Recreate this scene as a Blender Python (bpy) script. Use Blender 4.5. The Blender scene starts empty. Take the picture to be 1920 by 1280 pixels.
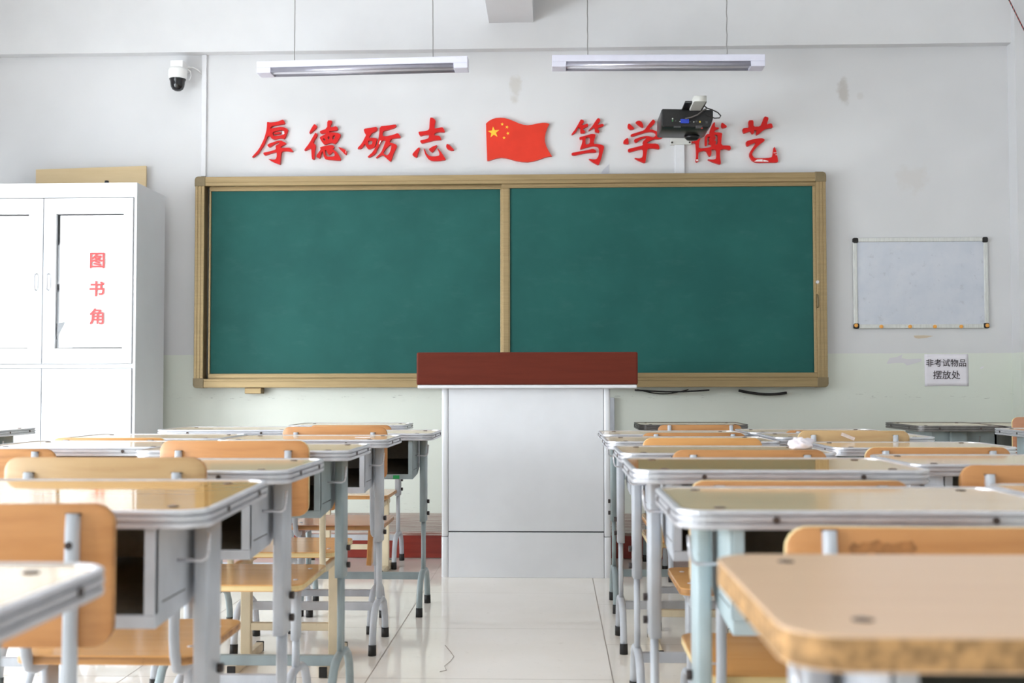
import bpy, bmesh, math, random
from mathutils import Vector, Matrix
R = math.radians
PI = math.pi
scene = bpy.context.scene
C = scene.collection

# ------------------------------------------------------------------ camera
F = 2200.0                      # focal length in pixels of the 1920x1280 frame
CAMH = 0.94
YAW, PITCH = math.atan(79 / F), math.atan(85 / F)
cam = bpy.data.cameras.new('camera')
cam.sensor_fit = 'HORIZONTAL'; cam.sensor_width = 36.0
cam.lens = F / 1920 * 36.0
cam.clip_start = 0.05; cam.clip_end = 100
cam.dof.use_dof = True; cam.dof.focus_distance = 5.6; cam.dof.aperture_fstop = 4.6
camo = bpy.data.objects.new('camera', cam); C.objects.link(camo)
CAMR = Matrix.Rotation(YAW, 3, 'Z') @ Matrix.Rotation(PI / 2 + PITCH, 3, 'X') @ Matrix.Rotation(R(-0.08), 3, 'Z')
camo.matrix_world = Matrix.Translation((0, 0, CAMH)) @ CAMR.to_4x4()
scene.camera = camo

# ------------------------------------------------------------------ daylight, exposure
scene.view_settings.view_transform = 'Standard'
scene.view_settings.look = 'None'
scene.view_settings.exposure = 0.3
scene.view_settings.gamma = 1.0
world = bpy.data.worlds.new('sky'); scene.world = world
world.use_nodes = True
bg = world.node_tree.nodes['Background']
bg.inputs['Color'].default_value = (0.88, 0.95, 1.0, 1)
bg.inputs['Strength'].default_value = 12.5
try:
    scene.cycles.max_bounces = 12; scene.cycles.diffuse_bounces = 7; scene.cycles.glossy_bounces = 5
    scene.cycles.sample_clamp_indirect = 6.0
    scene.cycles.caustics_reflective = False; scene.cycles.caustics_refractive = False
    scene.cycles.use_denoising = True
except Exception:
    pass

ROOM = dict(x0=-4.05, x1=3.30, y0=-3.2, y1=7.41, h=3.62)
WINS = [(-1.6, 0.2, 0.6, 2.4), (0.9, 2.7, 0.6, 2.4), (3.3, 5.4, 0.12, 2.2)]      # along the left wall
for a, b, WZ0, WZ1 in WINS:
    l = bpy.data.lights.new('sky_portal', 'AREA'); l.shape = 'RECTANGLE'
    l.size = WZ1 - WZ0; l.size_y = b - a
    l.cycles.is_portal = True
    o = bpy.data.objects.new('sky_portal', l); C.objects.link(o)
    o.location = (ROOM['x0'] - 0.24, (a + b) / 2, (WZ0 + WZ1) / 2)
    o.rotation_euler = (0, R(-90), 0)

# ------------------------------------------------------------------ helpers
def ray(px, py):
    return CAMR @ Vector(((px - 960) / F, -(py - 640) / F, -1.0))
def P(px, py, Y):
    "point of the plane y = Y seen at a pixel of the photograph"
    d = ray(px, py); return Vector((0, 0, CAMH)) + d * (Y / d.y)

def lin(c):
    return tuple(((v / 255) / 12.92 if v / 255 <= 0.04045 else (((v / 255) + 0.055) / 1.055) ** 2.4) for v in c) + (1,)

class NT:
    def __init__(s, name):
        s.m = bpy.data.materials.new(name); s.m.use_nodes = True
        s.t = s.m.node_tree; s.b = s.t.nodes['Principled BSDF']; s.l = s.t.links.new
    def n(s, k, **kw):
        x = s.t.nodes.new(k)
        for a, v in kw.items(): setattr(x, a, v)
        return x
    def math(s, op, a, b=None, c=None):
        x = s.n('ShaderNodeMath', operation=op)
        for i, v in enumerate((a, b, c)):
            if v is None: continue
            if isinstance(v, (int, float)): x.inputs[i].default_value = v
            else: s.l(v, x.inputs[i])
        return x.outputs[0]
    def mix(s, f, a, b):
        x = s.n('ShaderNodeMix', data_type='RGBA')
        for i, v in ((0, f), (6, a), (7, b)):
            if isinstance(v, tuple): x.inputs[i].default_value = v
            elif isinstance(v, (int, float)): x.inputs[i].default_value = v
            else: s.l(v, x.inputs[i])
        return x.outputs[2]
    def coords(s, scale=(1, 1, 1)):
        tc = s.n('ShaderNodeTexCoord'); mp = s.n('ShaderNodeMapping')
        mp.inputs['Scale'].default_value = scale
        s.l(tc.outputs['Object'], mp.inputs['Vector']); return mp.outputs['Vector']
    def noise(s, vec, scale, detail=3, rough=0.55):
        x = s.n('ShaderNodeTexNoise'); x.inputs['Scale'].default_value = scale
        x.inputs['Detail'].default_value = detail; x.inputs['Roughness'].default_value = rough
        s.l(vec, x.inputs['Vector']); return x.outputs['Fac']
    def smooth(s, v, a, b):
        x = s.n('ShaderNodeMapRange'); x.interpolation_type = 'SMOOTHSTEP'
        s.l(v, x.inputs[0]); x.inputs[1].default_value = a; x.inputs[2].default_value = b
        return x.outputs[0]

def mat(name, col, rough=0.5, metal=0.0, var=0.0, scale=20, stretch=(1, 1, 1), coat=0.0, bump=0.0, spec=None):
    t = NT(name); c = lin(col)
    t.b.inputs['Roughness'].default_value = rough; t.b.inputs['Metallic'].default_value = metal
    if spec is not None: t.b.inputs['Specular IOR Level'].default_value = spec
    if coat:
        t.b.inputs['Coat Weight'].default_value = coat; t.b.inputs['Coat Roughness'].default_value = 0.08
    v = t.coords(stretch); nz = t.noise(v, scale)
    f = t.smooth(nz, 0.3, 0.7)
    d = tuple(max(0, x * (1 - var)) for x in c[:3]) + (1,)
    u = tuple(min(1, x * (1 + var * 0.5)) for x in c[:3]) + (1,)
    t.l(t.mix(f, d, u), t.b.inputs['Base Color'])
    if bump:
        bn = t.n('ShaderNodeBump'); bn.inputs['Strength'].default_value = bump; bn.inputs['Distance'].default_value = 0.002
        t.l(nz, bn.inputs['Height']); t.l(bn.outputs[0], t.b.inputs['Normal'])
    return t.m

def wood(name, col, dark, rough=0.3, along='x', grain=1.0, coat=0.0, worn=0.0):
    t = NT(name)
    st = {'x': (1.5, 22, 22), 'z': (22, 22, 1.5), 'y': (22, 1.5, 22)}[along]
    v = t.coords(st); g = t.noise(v, 2.2, 5, 0.6)
    v2 = t.coords((1, 1, 1)); big = t.noise(v2, 3.0, 2)
    f = t.math('MULTIPLY', t.smooth(g, 0.35, 0.75), grain)
    c = t.mix(f, lin(col), lin(dark))
    c = t.mix(t.math('MULTIPLY', t.smooth(big, 0.45, 0.75), 0.25), c, lin(dark))
    if worn:
        sp = t.noise(v2, 45, 4, 0.7)
        c = t.mix(t.math('MULTIPLY', t.smooth(sp, 0.64, 0.72), worn), c, lin((96, 66, 42)))
    t.l(c, t.b.inputs['Base Color'])
    t.b.inputs['Roughness'].default_value = rough
    if coat:
        t.b.inputs['Coat Weight'].default_value = coat; t.b.inputs['Coat Roughness'].default_value = 0.06
    return t.m

def paint_metal(name, col, rough=0.42, wear=0.35):
    t = NT(name); v = t.coords((1, 1, 0.6)); n1 = t.noise(v, 60, 5, 0.7); n2 = t.noise(v, 9, 3)
    c = lin(col); d = tuple(x * 0.8 for x in c[:3]) + (1,)
    base = t.mix(t.smooth(n2, 0.35, 0.7), c, d)
    base = t.mix(t.math('MULTIPLY', t.smooth(n1, 0.66, 0.73), wear), base, lin((92, 80, 74)))
    t.l(base, t.b.inputs['Base Color']); t.b.inputs['Roughness'].default_value = rough
    t.b.inputs['Metallic'].default_value = 0.0
    return t.m

class MB:
    "collects shapes; build() links them as ONE mesh object"
    def __init__(s): s.bm = bmesh.new()
    def merge(s, b, M=None):
        if M is not None: b.transform(M)
        me = bpy.data.meshes.new('tmp'); b.to_mesh(me); b.free()
        s.bm.from_mesh(me); bpy.data.meshes.remove(me); return s
    def box(s, x0, x1, y0, y1, z0, z1, bevel=0.0, mi=0, seg=2, M=None):
        b = bmesh.new(); bmesh.ops.create_cube(b, size=1)
        for v in b.verts:
            v.co = Vector(((x0 + x1) / 2 + v.co.x * (x1 - x0), (y0 + y1) / 2 + v.co.y * (y1 - y0), (z0 + z1) / 2 + v.co.z * (z1 - z0)))
        if bevel:
            bmesh.ops.bevel(b, geom=list(b.edges), offset=bevel, segments=seg, affect='EDGES', profile=0.5)
        for f in b.faces: f.material_index = mi
        return s.merge(b, M)
    def prism(s, pts, z0, z1, bevel=0.0, M=None, mi=0, mi_side=None):
        "2D outline extruded along local z"
        b = bmesh.new()
        lo = [b.verts.new((x, y, z0)) for x, y in pts]; hi = [b.verts.new((x, y, z1)) for x, y in pts]
        n = len(pts)
        b.faces.new(lo[::-1]).material_index = mi; b.faces.new(hi).material_index = mi
        for i in range(n):
            f = b.faces.new((lo[i], lo[(i + 1) % n], hi[(i + 1) % n], hi[i])); f.material_index = mi if mi_side is None else mi_side
            f.smooth = True
        bmesh.ops.recalc_face_normals(b, faces=list(b.faces))
        if bevel:
            es = [e for e in b.edges if abs(e.verts[0].co.z - e.verts[1].co.z) < 1e-7]
            bmesh.ops.bevel(b, geom=es, offset=bevel, segments=2, affect='EDGES', profile=0.5)
        return s.merge(b, M)
    def tube(s, path, rx, ry=None, n=12, up=Vector((0, 0, 1)), power=2.0, cap=True, smooth=True, mi=0, M=None):
        "sweep an (super)ellipse section along a path; rx along the side axis, ry along the other"
        ry = rx if ry is None else ry
        path = [Vector(p) for p in path]; b = bmesh.new(); rings = []
        side = None
        for i, p in enumerate(path):
            t = (path[min(i + 1, len(path) - 1)] - path[max(i - 1, 0)]).normalized()
            if side is None:
                side = t.cross(up)
                if side.length < 1e-4: side = t.cross(Vector((0, 1, 0)))
            side = (side - t * side.dot(t)).normalized()
            o = t.cross(side).normalized()
            ring = []
            for k in range(n):
                a = 2 * PI * (k + 0.5) / n
                ca, sa = math.cos(a), math.sin(a)
                ca = math.copysign(abs(ca) ** (2 / power), ca); sa = math.copysign(abs(sa) ** (2 / power), sa)
                ring.append(b.verts.new(p + side * rx * ca + o * ry * sa))
            rings.append(ring)
        for i in range(len(rings) - 1):
            for k in range(n):
                f = b.faces.new((rings[i][k], rings[i][(k + 1) % n], rings[i + 1][(k + 1) % n], rings[i + 1][k])); f.smooth = smooth
        if cap:
            b.faces.new(rings[0][::-1]); b.faces.new(rings[-1])
        for f in b.faces: f.material_index = mi
        bmesh.ops.recalc_face_normals(b, faces=list(b.faces))
        return s.merge(b, M)
    def cyl(s, p0, p1, r, n=14, r2=None, mi=0):
        p0, p1 = Vector(p0), Vector(p1); d = (p1 - p0).normalized()
        sd = d.orthogonal().normalized(); o = d.cross(sd); b = bmesh.new(); r2 = r if r2 is None else r2
        A = [b.verts.new(p0 + (sd * math.cos(2 * PI * k / n) + o * math.sin(2 * PI * k / n)) * r) for k in range(n)]
        B = [b.verts.new(p1 + (sd * math.cos(2 * PI * k / n) + o * math.sin(2 * PI * k / n)) * r2) for k in range(n)]
        for k in range(n):
            b.faces.new((A[k], A[(k + 1) % n], B[(k + 1) % n], B[k])).smooth = True
        b.faces.new(A[::-1]); b.faces.new(B)
        for f in b.faces: f.material_index = mi
        bmesh.ops.recalc_face_normals(b, faces=list(b.faces))
        return s.merge(b)
    def lathe(s, prof, n=28, M=None, mi=0):
        b = bmesh.new(); rings = []
        for r, z in prof:
            rings.append([b.verts.new((max(r, 1e-4) * math.cos(2 * PI * k / n), max(r, 1e-4) * math.sin(2 * PI * k / n), z)) for k in range(n)])
        for i in range(len(rings) - 1):
            for k in range(n):
                f = b.faces.new((rings[i][k], rings[i][(k + 1) % n], rings[i + 1][(k + 1) % n], rings[i + 1][k])); f.smooth = True; f.material_index = mi
        b.faces.new(rings[0][::-1]); b.faces.new(rings[-1])
        bmesh.ops.recalc_face_normals(b, faces=list(b.faces))
        return s.merge(b, M)
    def ringprof(s, outline, normals, prof):
        "closed profile (offset, z) swept round a closed outline"
        b = bmesh.new(); n = len(outline); m = len(prof)
        V = [[b.verts.new((outline[i][0] + normals[i][0] * d, outline[i][1] + normals[i][1] * d, z)) for d, z in prof] for i in range(n)]
        for i in range(n):
            for j in range(m):
                b.faces.new((V[i][j], V[(i + 1) % n][j], V[(i + 1) % n][(j + 1) % m], V[i][(j + 1) % m]))
        bmesh.ops.recalc_face_normals(b, faces=list(b.faces))
        return s.merge(b)
    def build(s, name, mats, parent=None, loc=None):
        me = bpy.data.meshes.new(name); s.bm.to_mesh(me); s.bm.free()
        if not isinstance(mats, (list, tuple)): mats = [mats]
        for m in mats: me.materials.append(m)
        o = bpy.data.objects.new(name, me); C.objects.link(o)
        if parent is not None: o.parent = parent
        if loc is not None: o.location = loc
        return o

def rrect(w, d, r, n=8, cx=0, cy=0):
    pts, nor = [], []
    for qx, qy, a0 in ((1, 1, 0), (-1, 1, 90), (-1, -1, 180), (1, -1, 270)):
        for k in range(n + 1):
            a = R(a0 + 90 * k / n)
            pts.append((cx + qx * (w / 2 - r) + r * math.cos(a), cy + qy * (d / 2 - r) + r * math.sin(a)))
            nor.append((math.cos(a), math.sin(a)))
    return pts, nor

def tag(o, label=None, cat=None, group=None, kind=None):
    if label: o['label'] = label
    if cat: o['category'] = cat
    if group: o['group'] = group
    if kind: o['kind'] = kind
    return o
def thing(name, label, cat, loc=(0, 0, 0), rz=0.0, group=None):
    o = bpy.data.objects.new(name, None); C.objects.link(o); o.empty_display_size = 0.05
    o.location = loc; o.rotation_euler = (0, 0, rz)
    return tag(o, label, cat, group)
def struct(name, mb, m):
    return tag(mb.build(name, m), kind='structure')
def dup(root, loc, rz, swap=None):
    "copy of a thing with copies of its parts and sub-parts; swap replaces a material by another"
    r = root.copy(); C.objects.link(r); r.location = loc; r.rotation_euler = (0, 0, rz)
    def sub(a, b):
        for ch in list(a.children):
            c = ch.copy(); C.objects.link(c); c.parent = b
            if swap and c.type == 'MESH':
                for s in c.material_slots:
                    k = s.material.name if s.material else ''
                    if k in swap: s.link = 'OBJECT'; s.material = swap[k]
            sub(ch, c)
    sub(root, r)
    return r

# ------------------------------------------------------------------ materials
def wall_material():
    t = NT('wall_plaster')
    g = t.n('ShaderNodeNewGeometry'); sx = t.n('ShaderNodeSeparateXYZ'); t.l(g.outputs['Position'], sx.inputs[0])
    X, Z = sx.outputs['X'], sx.outputs['Z']
    pos = g.outputs['Position']
    n1 = t.noise(pos, 1.3, 3); n2 = t.noise(pos, 14, 4)
    white = t.mix(t.smooth(n1, 0.35, 0.7), lin((217, 217, 219)), lin((210, 210, 212)))
    edge = t.math('ADD', Z, t.math('MULTIPLY', t.math('SUBTRACT', n2, 0.5), 0.004))
    green = t.mix(t.smooth(n1, 0.3, 0.7), lin((222, 226, 217)), lin((216, 221, 211)))
    gf = t.math('LESS_THAN', edge, DADO)
    c = t.mix(gf, white, green)
    # old water stains on the upper wall
    for (sx_, sz, rx, rz, k, col) in STAINS:
        dx = t.math('DIVIDE', t.math('SUBTRACT', X, sx_), rx); dz = t.math('DIVIDE', t.math('SUBTRACT', Z, sz), rz)
        d = t.math('SQRT', t.math('ADD', t.math('MULTIPLY', dx, dx), t.math('MULTIPLY', dz, dz)))
        d = t.math('ADD', d, t.math('MULTIPLY', t.math('SUBTRACT', t.noise(pos, 16, 4), 0.5), 1.6))
        m = t.math('MULTIPLY', t.math('SUBTRACT', 1.0, t.smooth(d, 0.35, 1.0)), k)
        c = t.mix(m, c, lin(col))
    # scuffs where chairs and desks have rubbed the green dado
    mp = t.n('ShaderNodeMapping'); mp.inputs['Scale'].default_value = (6, 6, 60); t.l(pos, mp.inputs[0])
    sc = t.noise(mp.outputs[0], 3.0, 5, 0.7)
    band = t.math('MULTIPLY', t.smooth(Z, 0.84, 0.87), t.math('SUBTRACT', 1.0, t.smooth(Z, 0.885, 0.91)))
    low = t.math('MULTIPLY', t.smooth(Z, 0.1, 0.16), t.math('SUBTRACT', 1.0, t.smooth(Z, 0.2, 0.32)))
    f = t.math('MULTIPLY', t.smooth(sc, 0.62, 0.7), t.math('MAXIMUM', band, t.math('MULTIPLY', low, 0.6)))
    c = t.mix(t.math('MULTIPLY', f, 0.75), c, lin((70, 68, 66)))
    t.l(c, t.b.inputs['Base Color']); t.b.inputs['Roughness'].default_value = 0.7
    t.l(t.math('MULTIPLY', gf, 0.9), t.b.inputs['Coat Weight']); t.b.inputs['Coat Roughness'].default_value = 0.42      # oil paint dado
    bn = t.n('ShaderNodeBump'); bn.inputs['Strength'].default_value = 0.12; bn.inputs['Distance'].default_value = 0.003
    t.l(n2, bn.inputs['Height']); t.l(bn.outputs[0], t.b.inputs['Normal'])
    return t.m
YW = ROOM['y1']
DADO = P(1700, 662, YW).z
STAINS = []
for px, py, rx, rz, k, col in ((966, 165, .055, .11, .55, (190, 184, 176)), (1582, 172, .05, .10, .65, (176, 170, 164)), (1712, 335, .12, .10, .3, (196, 188, 180)), (1612, 180, .03, .03, .3, (190, 184, 178))):
    p = P(px, py, YW); STAINS.append((p.x, p.z, rx, rz, k, col))
M = {}
M['wall'] = wall_material()
M['ceil'] = mat('ceiling_white', (246, 246, 246), 0.8, var=0.03, scale=3)
M['white_plain'] = mat('white_plaster', (217, 217, 219), 0.7, var=0.03, scale=3)
M['trim_white'] = mat('white_plastic', (226, 226, 230), 0.4, var=0.02)

def floor_material():
    t = NT('floor_tiles')
    g = t.n('ShaderNodeNewGeometry'); s = t.n('ShaderNodeSeparateXYZ'); t.l(g.outputs['Position'], s.inputs[0])
    X, Y = s.outputs['X'], s.outputs['Y']
    T = 0.79
    u = t.math('DIVIDE', t.math('SUBTRACT', X, 0.186), T)
    col = t.math('FLOOR', u)
    off = t.math('MULTIPLY', t.math('GREATER_THAN', u, 0.0), 0.52)
    v = t.math('DIVIDE', t.math('SUBTRACT', t.math('SUBTRACT', Y, off), 3.815), T)
    fu = t.math('ABSOLUTE', t.math('SUBTRACT', t.math('FRACT', u), 0.5)); fv = t.math('ABSOLUTE', t.math('SUBTRACT', t.math('FRACT', v), 0.5))
    line = t.math('GREATER_THAN', t.math('MAXIMUM', fu, fv), 0.5 - 0.0021 / T)
    n1 = t.noise(g.outputs['Position'], 2.2, 4); n2 = t.noise(g.outputs['Position'], 30, 4, 0.7)
    base = t.mix(t.smooth(n1, 0.3, 0.7), lin((246, 240, 233)), lin((240, 233, 224)))
    # dust and scuffs of daily use
    base = t.mix(t.math('MULTIPLY', t.smooth(n2, 0.6, 0.75), 0.25), base, lin((178, 168, 154)))
    base = t.mix(t.math('MULTIPLY', line, 0.8), base, lin((118, 104, 90)))
    t.l(base, t.b.inputs['Base Color'])
    r = t.math('ADD', t.math('MULTIPLY', n1, 0.06), 0.04)
    t.l(t.math('ADD', r, t.math('MULTIPLY', line, 0.4)), t.b.inputs['Roughness'])
    return t.m
M['floor'] = floor_material()
M['alu'] = mat('brushed_aluminium', (206, 206, 212), 0.3, 0.45, var=0.12, scale=30, stretch=(1, 1, 8))
M['frame_grey'] = paint_metal('grey_paint', (192, 196, 204))
M['frame_teal'] = paint_metal('teal_grey_paint', (150, 163, 166))
M['frame_blue'] = paint_metal('light_blue_paint', (188, 205, 211))
M['frame_cream'] = paint_metal('cream_paint', (212, 198, 170), wear=0.2)
M['inside'] = mat('dark_inside', (112, 110, 103), 0.7, var=0.2)  # darker than the frame; compartment inner faces and chalkboard backing
M['rubber'] = mat('black_rubber', (28, 26, 26), 0.6, var=0.1)
M['bolt'] = mat('dark_bolt', (58, 48, 46), 0.45, 0.4, var=0.2)
M['rivet'] = mat('dark_rivet', (86, 74, 70), 0.4, 0.6, var=0.2)
M['top_birch'] = wood('birch_laminate', (226, 200, 164), (214, 184, 146), 0.12, 'x', 0.5)
M['top_gold'] = wood('golden_laminate', (212, 168, 108), (196, 150, 92), 0.06, 'x', 0.6)
M['top_pink'] = wood('pale_beech_laminate', (214, 180, 148), (204, 168, 136), 0.28, 'x', 0.5)
M['chair'] = wood('chair_ply', (200, 142, 88), (176, 116, 64), 0.34, 'x', 0.7, worn=0.1)
M['chair_dark'] = wood('worn_chair_ply', (194, 138, 84), (160, 106, 58), 0.4, 'x', 0.9, worn=0.7)
M['chair_gold'] = wood('golden_chair_ply', (214, 156, 92), (192, 132, 68), 0.3, 'x', 0.6)
M['ply_edge'] = wood('pale_ply_edge', (230, 206, 152), (206, 174, 118), 0.5, 'x', 0.8)
M['ply_edge_dark'] = wood('worn_ply_edge', (190, 138, 82), (140, 92, 50), 0.5, 'x', 1.0, worn=0.8)
M['chip'] = mat('chipboard_edge', (176, 136, 90), 0.8, var=0.45, scale=90)
M['seat'] = wood('seat_laminate', (214, 160, 98), (196, 138, 76), 0.16, 'x', 0.5)
M['seat_red'] = wood('reddish_seat_laminate', (196, 140, 108), (180, 122, 92), 0.2, 'x', 0.5)

# ------------------------------------------------------------------ the room
x0, x1, y0, y1, H = ROOM['x0'], ROOM['x1'], ROOM['y0'], ROOM['y1'], ROOM['h']
struct('floor', MB().box(x0, x1, y0, y1, -0.12, 0), M['floor'])
struct('ceiling', MB().box(x0 - .2, x1 + .2, y0 - .2, y1 + .2, H, H + .15), M['ceil'])
struct('wall_front', MB().box(x0, x1, y1, y1 + .24, 0, H), M['wall'])
struct('wall_right', MB().box(x1, x1 + .2, y0, y1, 0, H), M['wall'])
struct('wall_back', MB().box(x0, x1, y0 - .2, y0, 0, H), M['wall'])
wl = MB()
ys = [y0] + [v for w in WINS for v in w[:2]] + [y1]
for a, b in zip(ys[0::2], ys[1::2]): wl.box(x0 - .24, x0, a, b, 0, H)
for a, b, za_, zb2 in WINS: wl.box(x0 - .24, x0, a, b, 0, za_).box(x0 - .24, x0, a, b, zb2, H)
struct('wall_left', wl, M['wall'])
for i, (a, b, WZ0, WZ1) in enumerate(WINS):
    f = MB(); xw = x0 - .16
    f.box(xw, xw + .06, a, b, WZ0, WZ0 + .05).box(xw, xw + .06, a, b, WZ1 - .05, WZ1)
    f.box(xw, xw + .06, a, a + .05, WZ0, WZ1).box(xw, xw + .06, b - .05, b, WZ0, WZ1)
    f.box(xw, xw + .06, (a + b) / 2 - .03, (a + b) / 2 + .03, WZ0, WZ1).box(xw, xw + .06, a, b, 1.75, 1.8)
    f.box(x0 - .1, x0 + .04, a, b, WZ0 - .03, WZ0)
    struct('window_%d' % (i + 1), f, M['trim_white'])
# beam along the front wall, beam along the ceiling, corner pillar
zb = P(960, 97, y1).z
struct('trim_1', MB().box(x0, x1, y1 - .075, y1, zb, H), M['white_plain'])
zc = P(960, 42, y1 - .08).z
xa, xb = P(917, 42, y1 - .08).x, P(1000, 42, y1 - .08).x
struct('trim_2', MB().box(xa, xb, y0, y1 - .075, zc, H), M['white_plain'])
xp = P(1895, 500, y1).x
struct('trim_3', MB().box(xp, x1, y1 - .13, y1, 0, H), M['wall'])
# platform
zp = 0.146; yp = 6.46
t = NT('worn_planks')
pos = t.n('ShaderNodeNewGeometry').outputs['Position']
mp = t.n('ShaderNodeMapping'); mp.inputs['Scale'].default_value = (1.2, 26, 26); t.l(pos, mp.inputs[0])
g1 = t.noise(mp.outputs[0], 2.5, 5, 0.7)
sp = t.n('ShaderNodeSeparateXYZ'); t.l(pos, sp.inputs[0])
fr = t.math('ABSOLUTE', t.math('SUBTRACT', t.math('FRACT', t.math('DIVIDE', sp.outputs['Y'], 0.105)), 0.5))
c = t.mix(t.smooth(g1, 0.42, 0.62), lin((150, 108, 96)), lin((206, 198, 190)))
c = t.mix(t.math('GREATER_THAN', fr, 0.475), c, lin((70, 48, 42)))
t.l(c, t.b.inputs['Base Color']); t.b.inputs['Roughness'].default_value = 0.45
M['planks'] = t.m
M['riser'] = wood('red_riser', (150, 56, 44), (124, 40, 34), 0.3, 'x', 0.8)
plat = MB().box(x0, x1, yp + .012, y1, 0, zp - .002).box(x0, x1, yp - .004, y1, zp - .02, zp, bevel=.002)
po = struct('trim_4', plat, M['planks'])
tag(po, 'low teaching platform of worn planks along the front wall')
ri = MB().box(x0, x1, yp, yp + .012, 0.004, zp - .02).build('trim_5', M['riser'])
tag(ri, 'dark red front board of the teaching platform', kind='structure')
# conduits on the front wall
xc0, xc1 = P(379, 200, y1).x, P(388, 200, y1).x
struct('trim_6', MB().box(xc0, xc1, y1 - .018, y1, P(384, 331, y1).z, zb, bevel=.003), M['trim_white'])
xq0, xq1 = P(1265, 300, y1).x, P(1283, 300, y1).x
zt = P(1270, 326, y1).z
struct('trim_7', MB().box(xq0, xq1, y1 - .02, y1, zt, P(1270, 268, y1).z, bevel=.003), M['trim_white'])
xr0, xr1 = P(1142, 800, y1).x, P(1152, 800, y1).x
struct('trim_8', MB().box(xr0, xr1, y1 - .03, y1, zp, P(1150, 745, y1).z, bevel=.003), M['frame_grey'])

# ------------------------------------------------------------------ chalkboard
M['champagne'] = mat('champagne_aluminium', (160, 138, 101), 0.4, 0.6, var=0.1, scale=14, stretch=(.3, 8, 8))
M['corner'] = mat('corner_plastic', (128, 112, 82), 0.4, 0.2, var=0.1)
def board_mat():
    t = NT('green_chalkboard'); v = t.coords(); n = t.noise(v, 2.0, 4, 0.6)
    mp = t.n('ShaderNodeMapping'); mp.inputs['Scale'].default_value = (2, 2, 5); mp.inputs['Rotation'].default_value = (0, .5, 0)
    t.l(v, mp.inputs[0]); n2 = t.noise(mp.outputs[0], 3, 5, 0.7)
    c = t.mix(t.smooth(n, 0.3, 0.7), lin((30, 84, 80)), lin((35, 92, 87)))
    c = t.mix(t.math('MULTIPLY', t.smooth(n2, 0.5, 0.85), 0.05), c, lin((120, 160, 152)))
    t.l(c, t.b.inputs['Base Color']); t.b.inputs['Roughness'].default_value = 0.6; t.b.inputs['Specular IOR Level'].default_value = 0.2
    return t.m
M['board'] = board_mat()
yb = y1 - 0.09
A, B = P(366, 329, yb), P(1553, 728, yb)
A.z = (P(366, 329, yb).z + P(1553, 327, yb).z + P(960, 325, yb).z) / 3; B.z = (P(366, 723, yb).z + P(1553, 729, yb).z) / 2
W2, H2 = (B.x - A.x) / 2, (A.z - B.z) / 2
cb = thing('chalkboard', 'long green sliding chalkboard with champagne metal frame on the front wall', 'chalkboard', ((A.x + B.x) / 2, y1, B.z))
fw = 0.062; D = 0.09; HT = 2 * H2
def bar(x0, x1, z0, z1, ya, yb_, nm, m, par, bev=.004):
    return MB().box(x0, x1, ya, yb_, z0, z1, bevel=bev).build(nm, m, par)
# outer frame: four rails with a groove line
for nm, (a, b, c_, d) in dict(top_rail=(-W2, W2, HT - fw * .95, HT), bottom_rail=(-W2, W2, 0, fw * .9)).items():
    r_ = MB()
    r_.box(a + .05, b - .05, -D, -.004, c_, d, bevel=.004)
    mid = (c_ + d) / 2 + (-.008 if nm == 'top_rail' else .012)
    r_.box(a + .05, b - .05, -D - .003, -.02, c_ + .001, mid - .002, bevel=.0015).box(a + .05, b - .05, -D - .003, -.02, mid + .002, d - .001, bevel=.0015)
    r_.build(nm, M['champagne'], cb)
for sx in (-1, 1):
    xa_, xb_ = sorted((sx * W2, sx * (W2 - fw)))
    r_ = MB(); r_.box(xa_, xb_, -D, -.004, .05, HT - .05, bevel=.004)
    for k in range(3):
        w = fw / 3; r_.box(xa_ + k * w + .002, xa_ + (k + 1) * w - .002, -D - .003, -.02, .05, HT - .05, bevel=.0015)
    r_.build('side_rail', M['champagne'], cb)
    for z in (0, HT):
        sz = 1 if z == 0 else -1
        pts = [(0, 0.02), (.006, .006), (.02, 0), (fw + .006, 0), (fw + .006, fw), (0, fw)]
        pts = [(sx * (W2 + .002) - sx * p[0], z + sz * (p[1] - .002)) for p in pts]
        MB().prism(pts, .004, D + .006, bevel=.003, M=Matrix.Rotation(PI / 2, 4, 'X')).build('corner_cap', M['corner'], cb)
MB().box(-W2 + .05, W2 - .05, -.02, -.003, .04, HT - .04).build('backing', M['inside'], cb)
def panel(xl, xr, y, nm, sl, sr, rail):
    z0, z1 = fw * .86, HT - fw * .9
    s = MB().box(xl + sl, xr - sr, y, y + .012, z0 + rail, z1 - rail * .8).build(nm, M['board'], cb)
    for nm2, a, b, c_, d in (('panel_rail', xl, xr, z0, z0 + rail), ('panel_rail', xl, xr, z1 - rail * .8, z1), ('panel_stile', xl, xl + sl, z0 + rail, z1 - rail * .8), ('panel_stile', xr - sr, xr, z0 + rail, z1 - rail * .8)):
        r_ = MB(); vert = nm2 == 'panel_stile'
        r_.box(a, b, y - .012, y + .02, c_, d, bevel=.003)
        if vert: r_.box(a + .008, b - .008, y - .015, y, c_, d, bevel=.002)
        else: r_.box(a, b, y - .015, y, c_ + .008, d - .008, bevel=.002)
        r_.build(nm2, M['champagne'], s)
    return s
def bx(px): return P(px, 530, y1 - .05).x - (A.x + B.x) / 2
pl = panel(bx(391), bx(950), -.036, 'sliding_panel', .012, .04, .036)
pr = panel(bx(941), bx(1537), -.068, 'sliding_panel', .052, .045, .036)
hx = bx(1530)
def bz(py): return P(1530, py, y1 - .07).z - B.z
h_ = MB().tube([(hx, -.083, bz(552)), (hx, -.1, bz(556)), (hx, -.1, bz(574)), (hx, -.083, bz(578))], .006, .005)
h_.build('pull_handle', M['corner'], pr)
lk = MB().cyl((hx, -.083, bz(529)), (hx, -.096, bz(529)), .010); lk.build('lock', M['alu'], pr)
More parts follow.
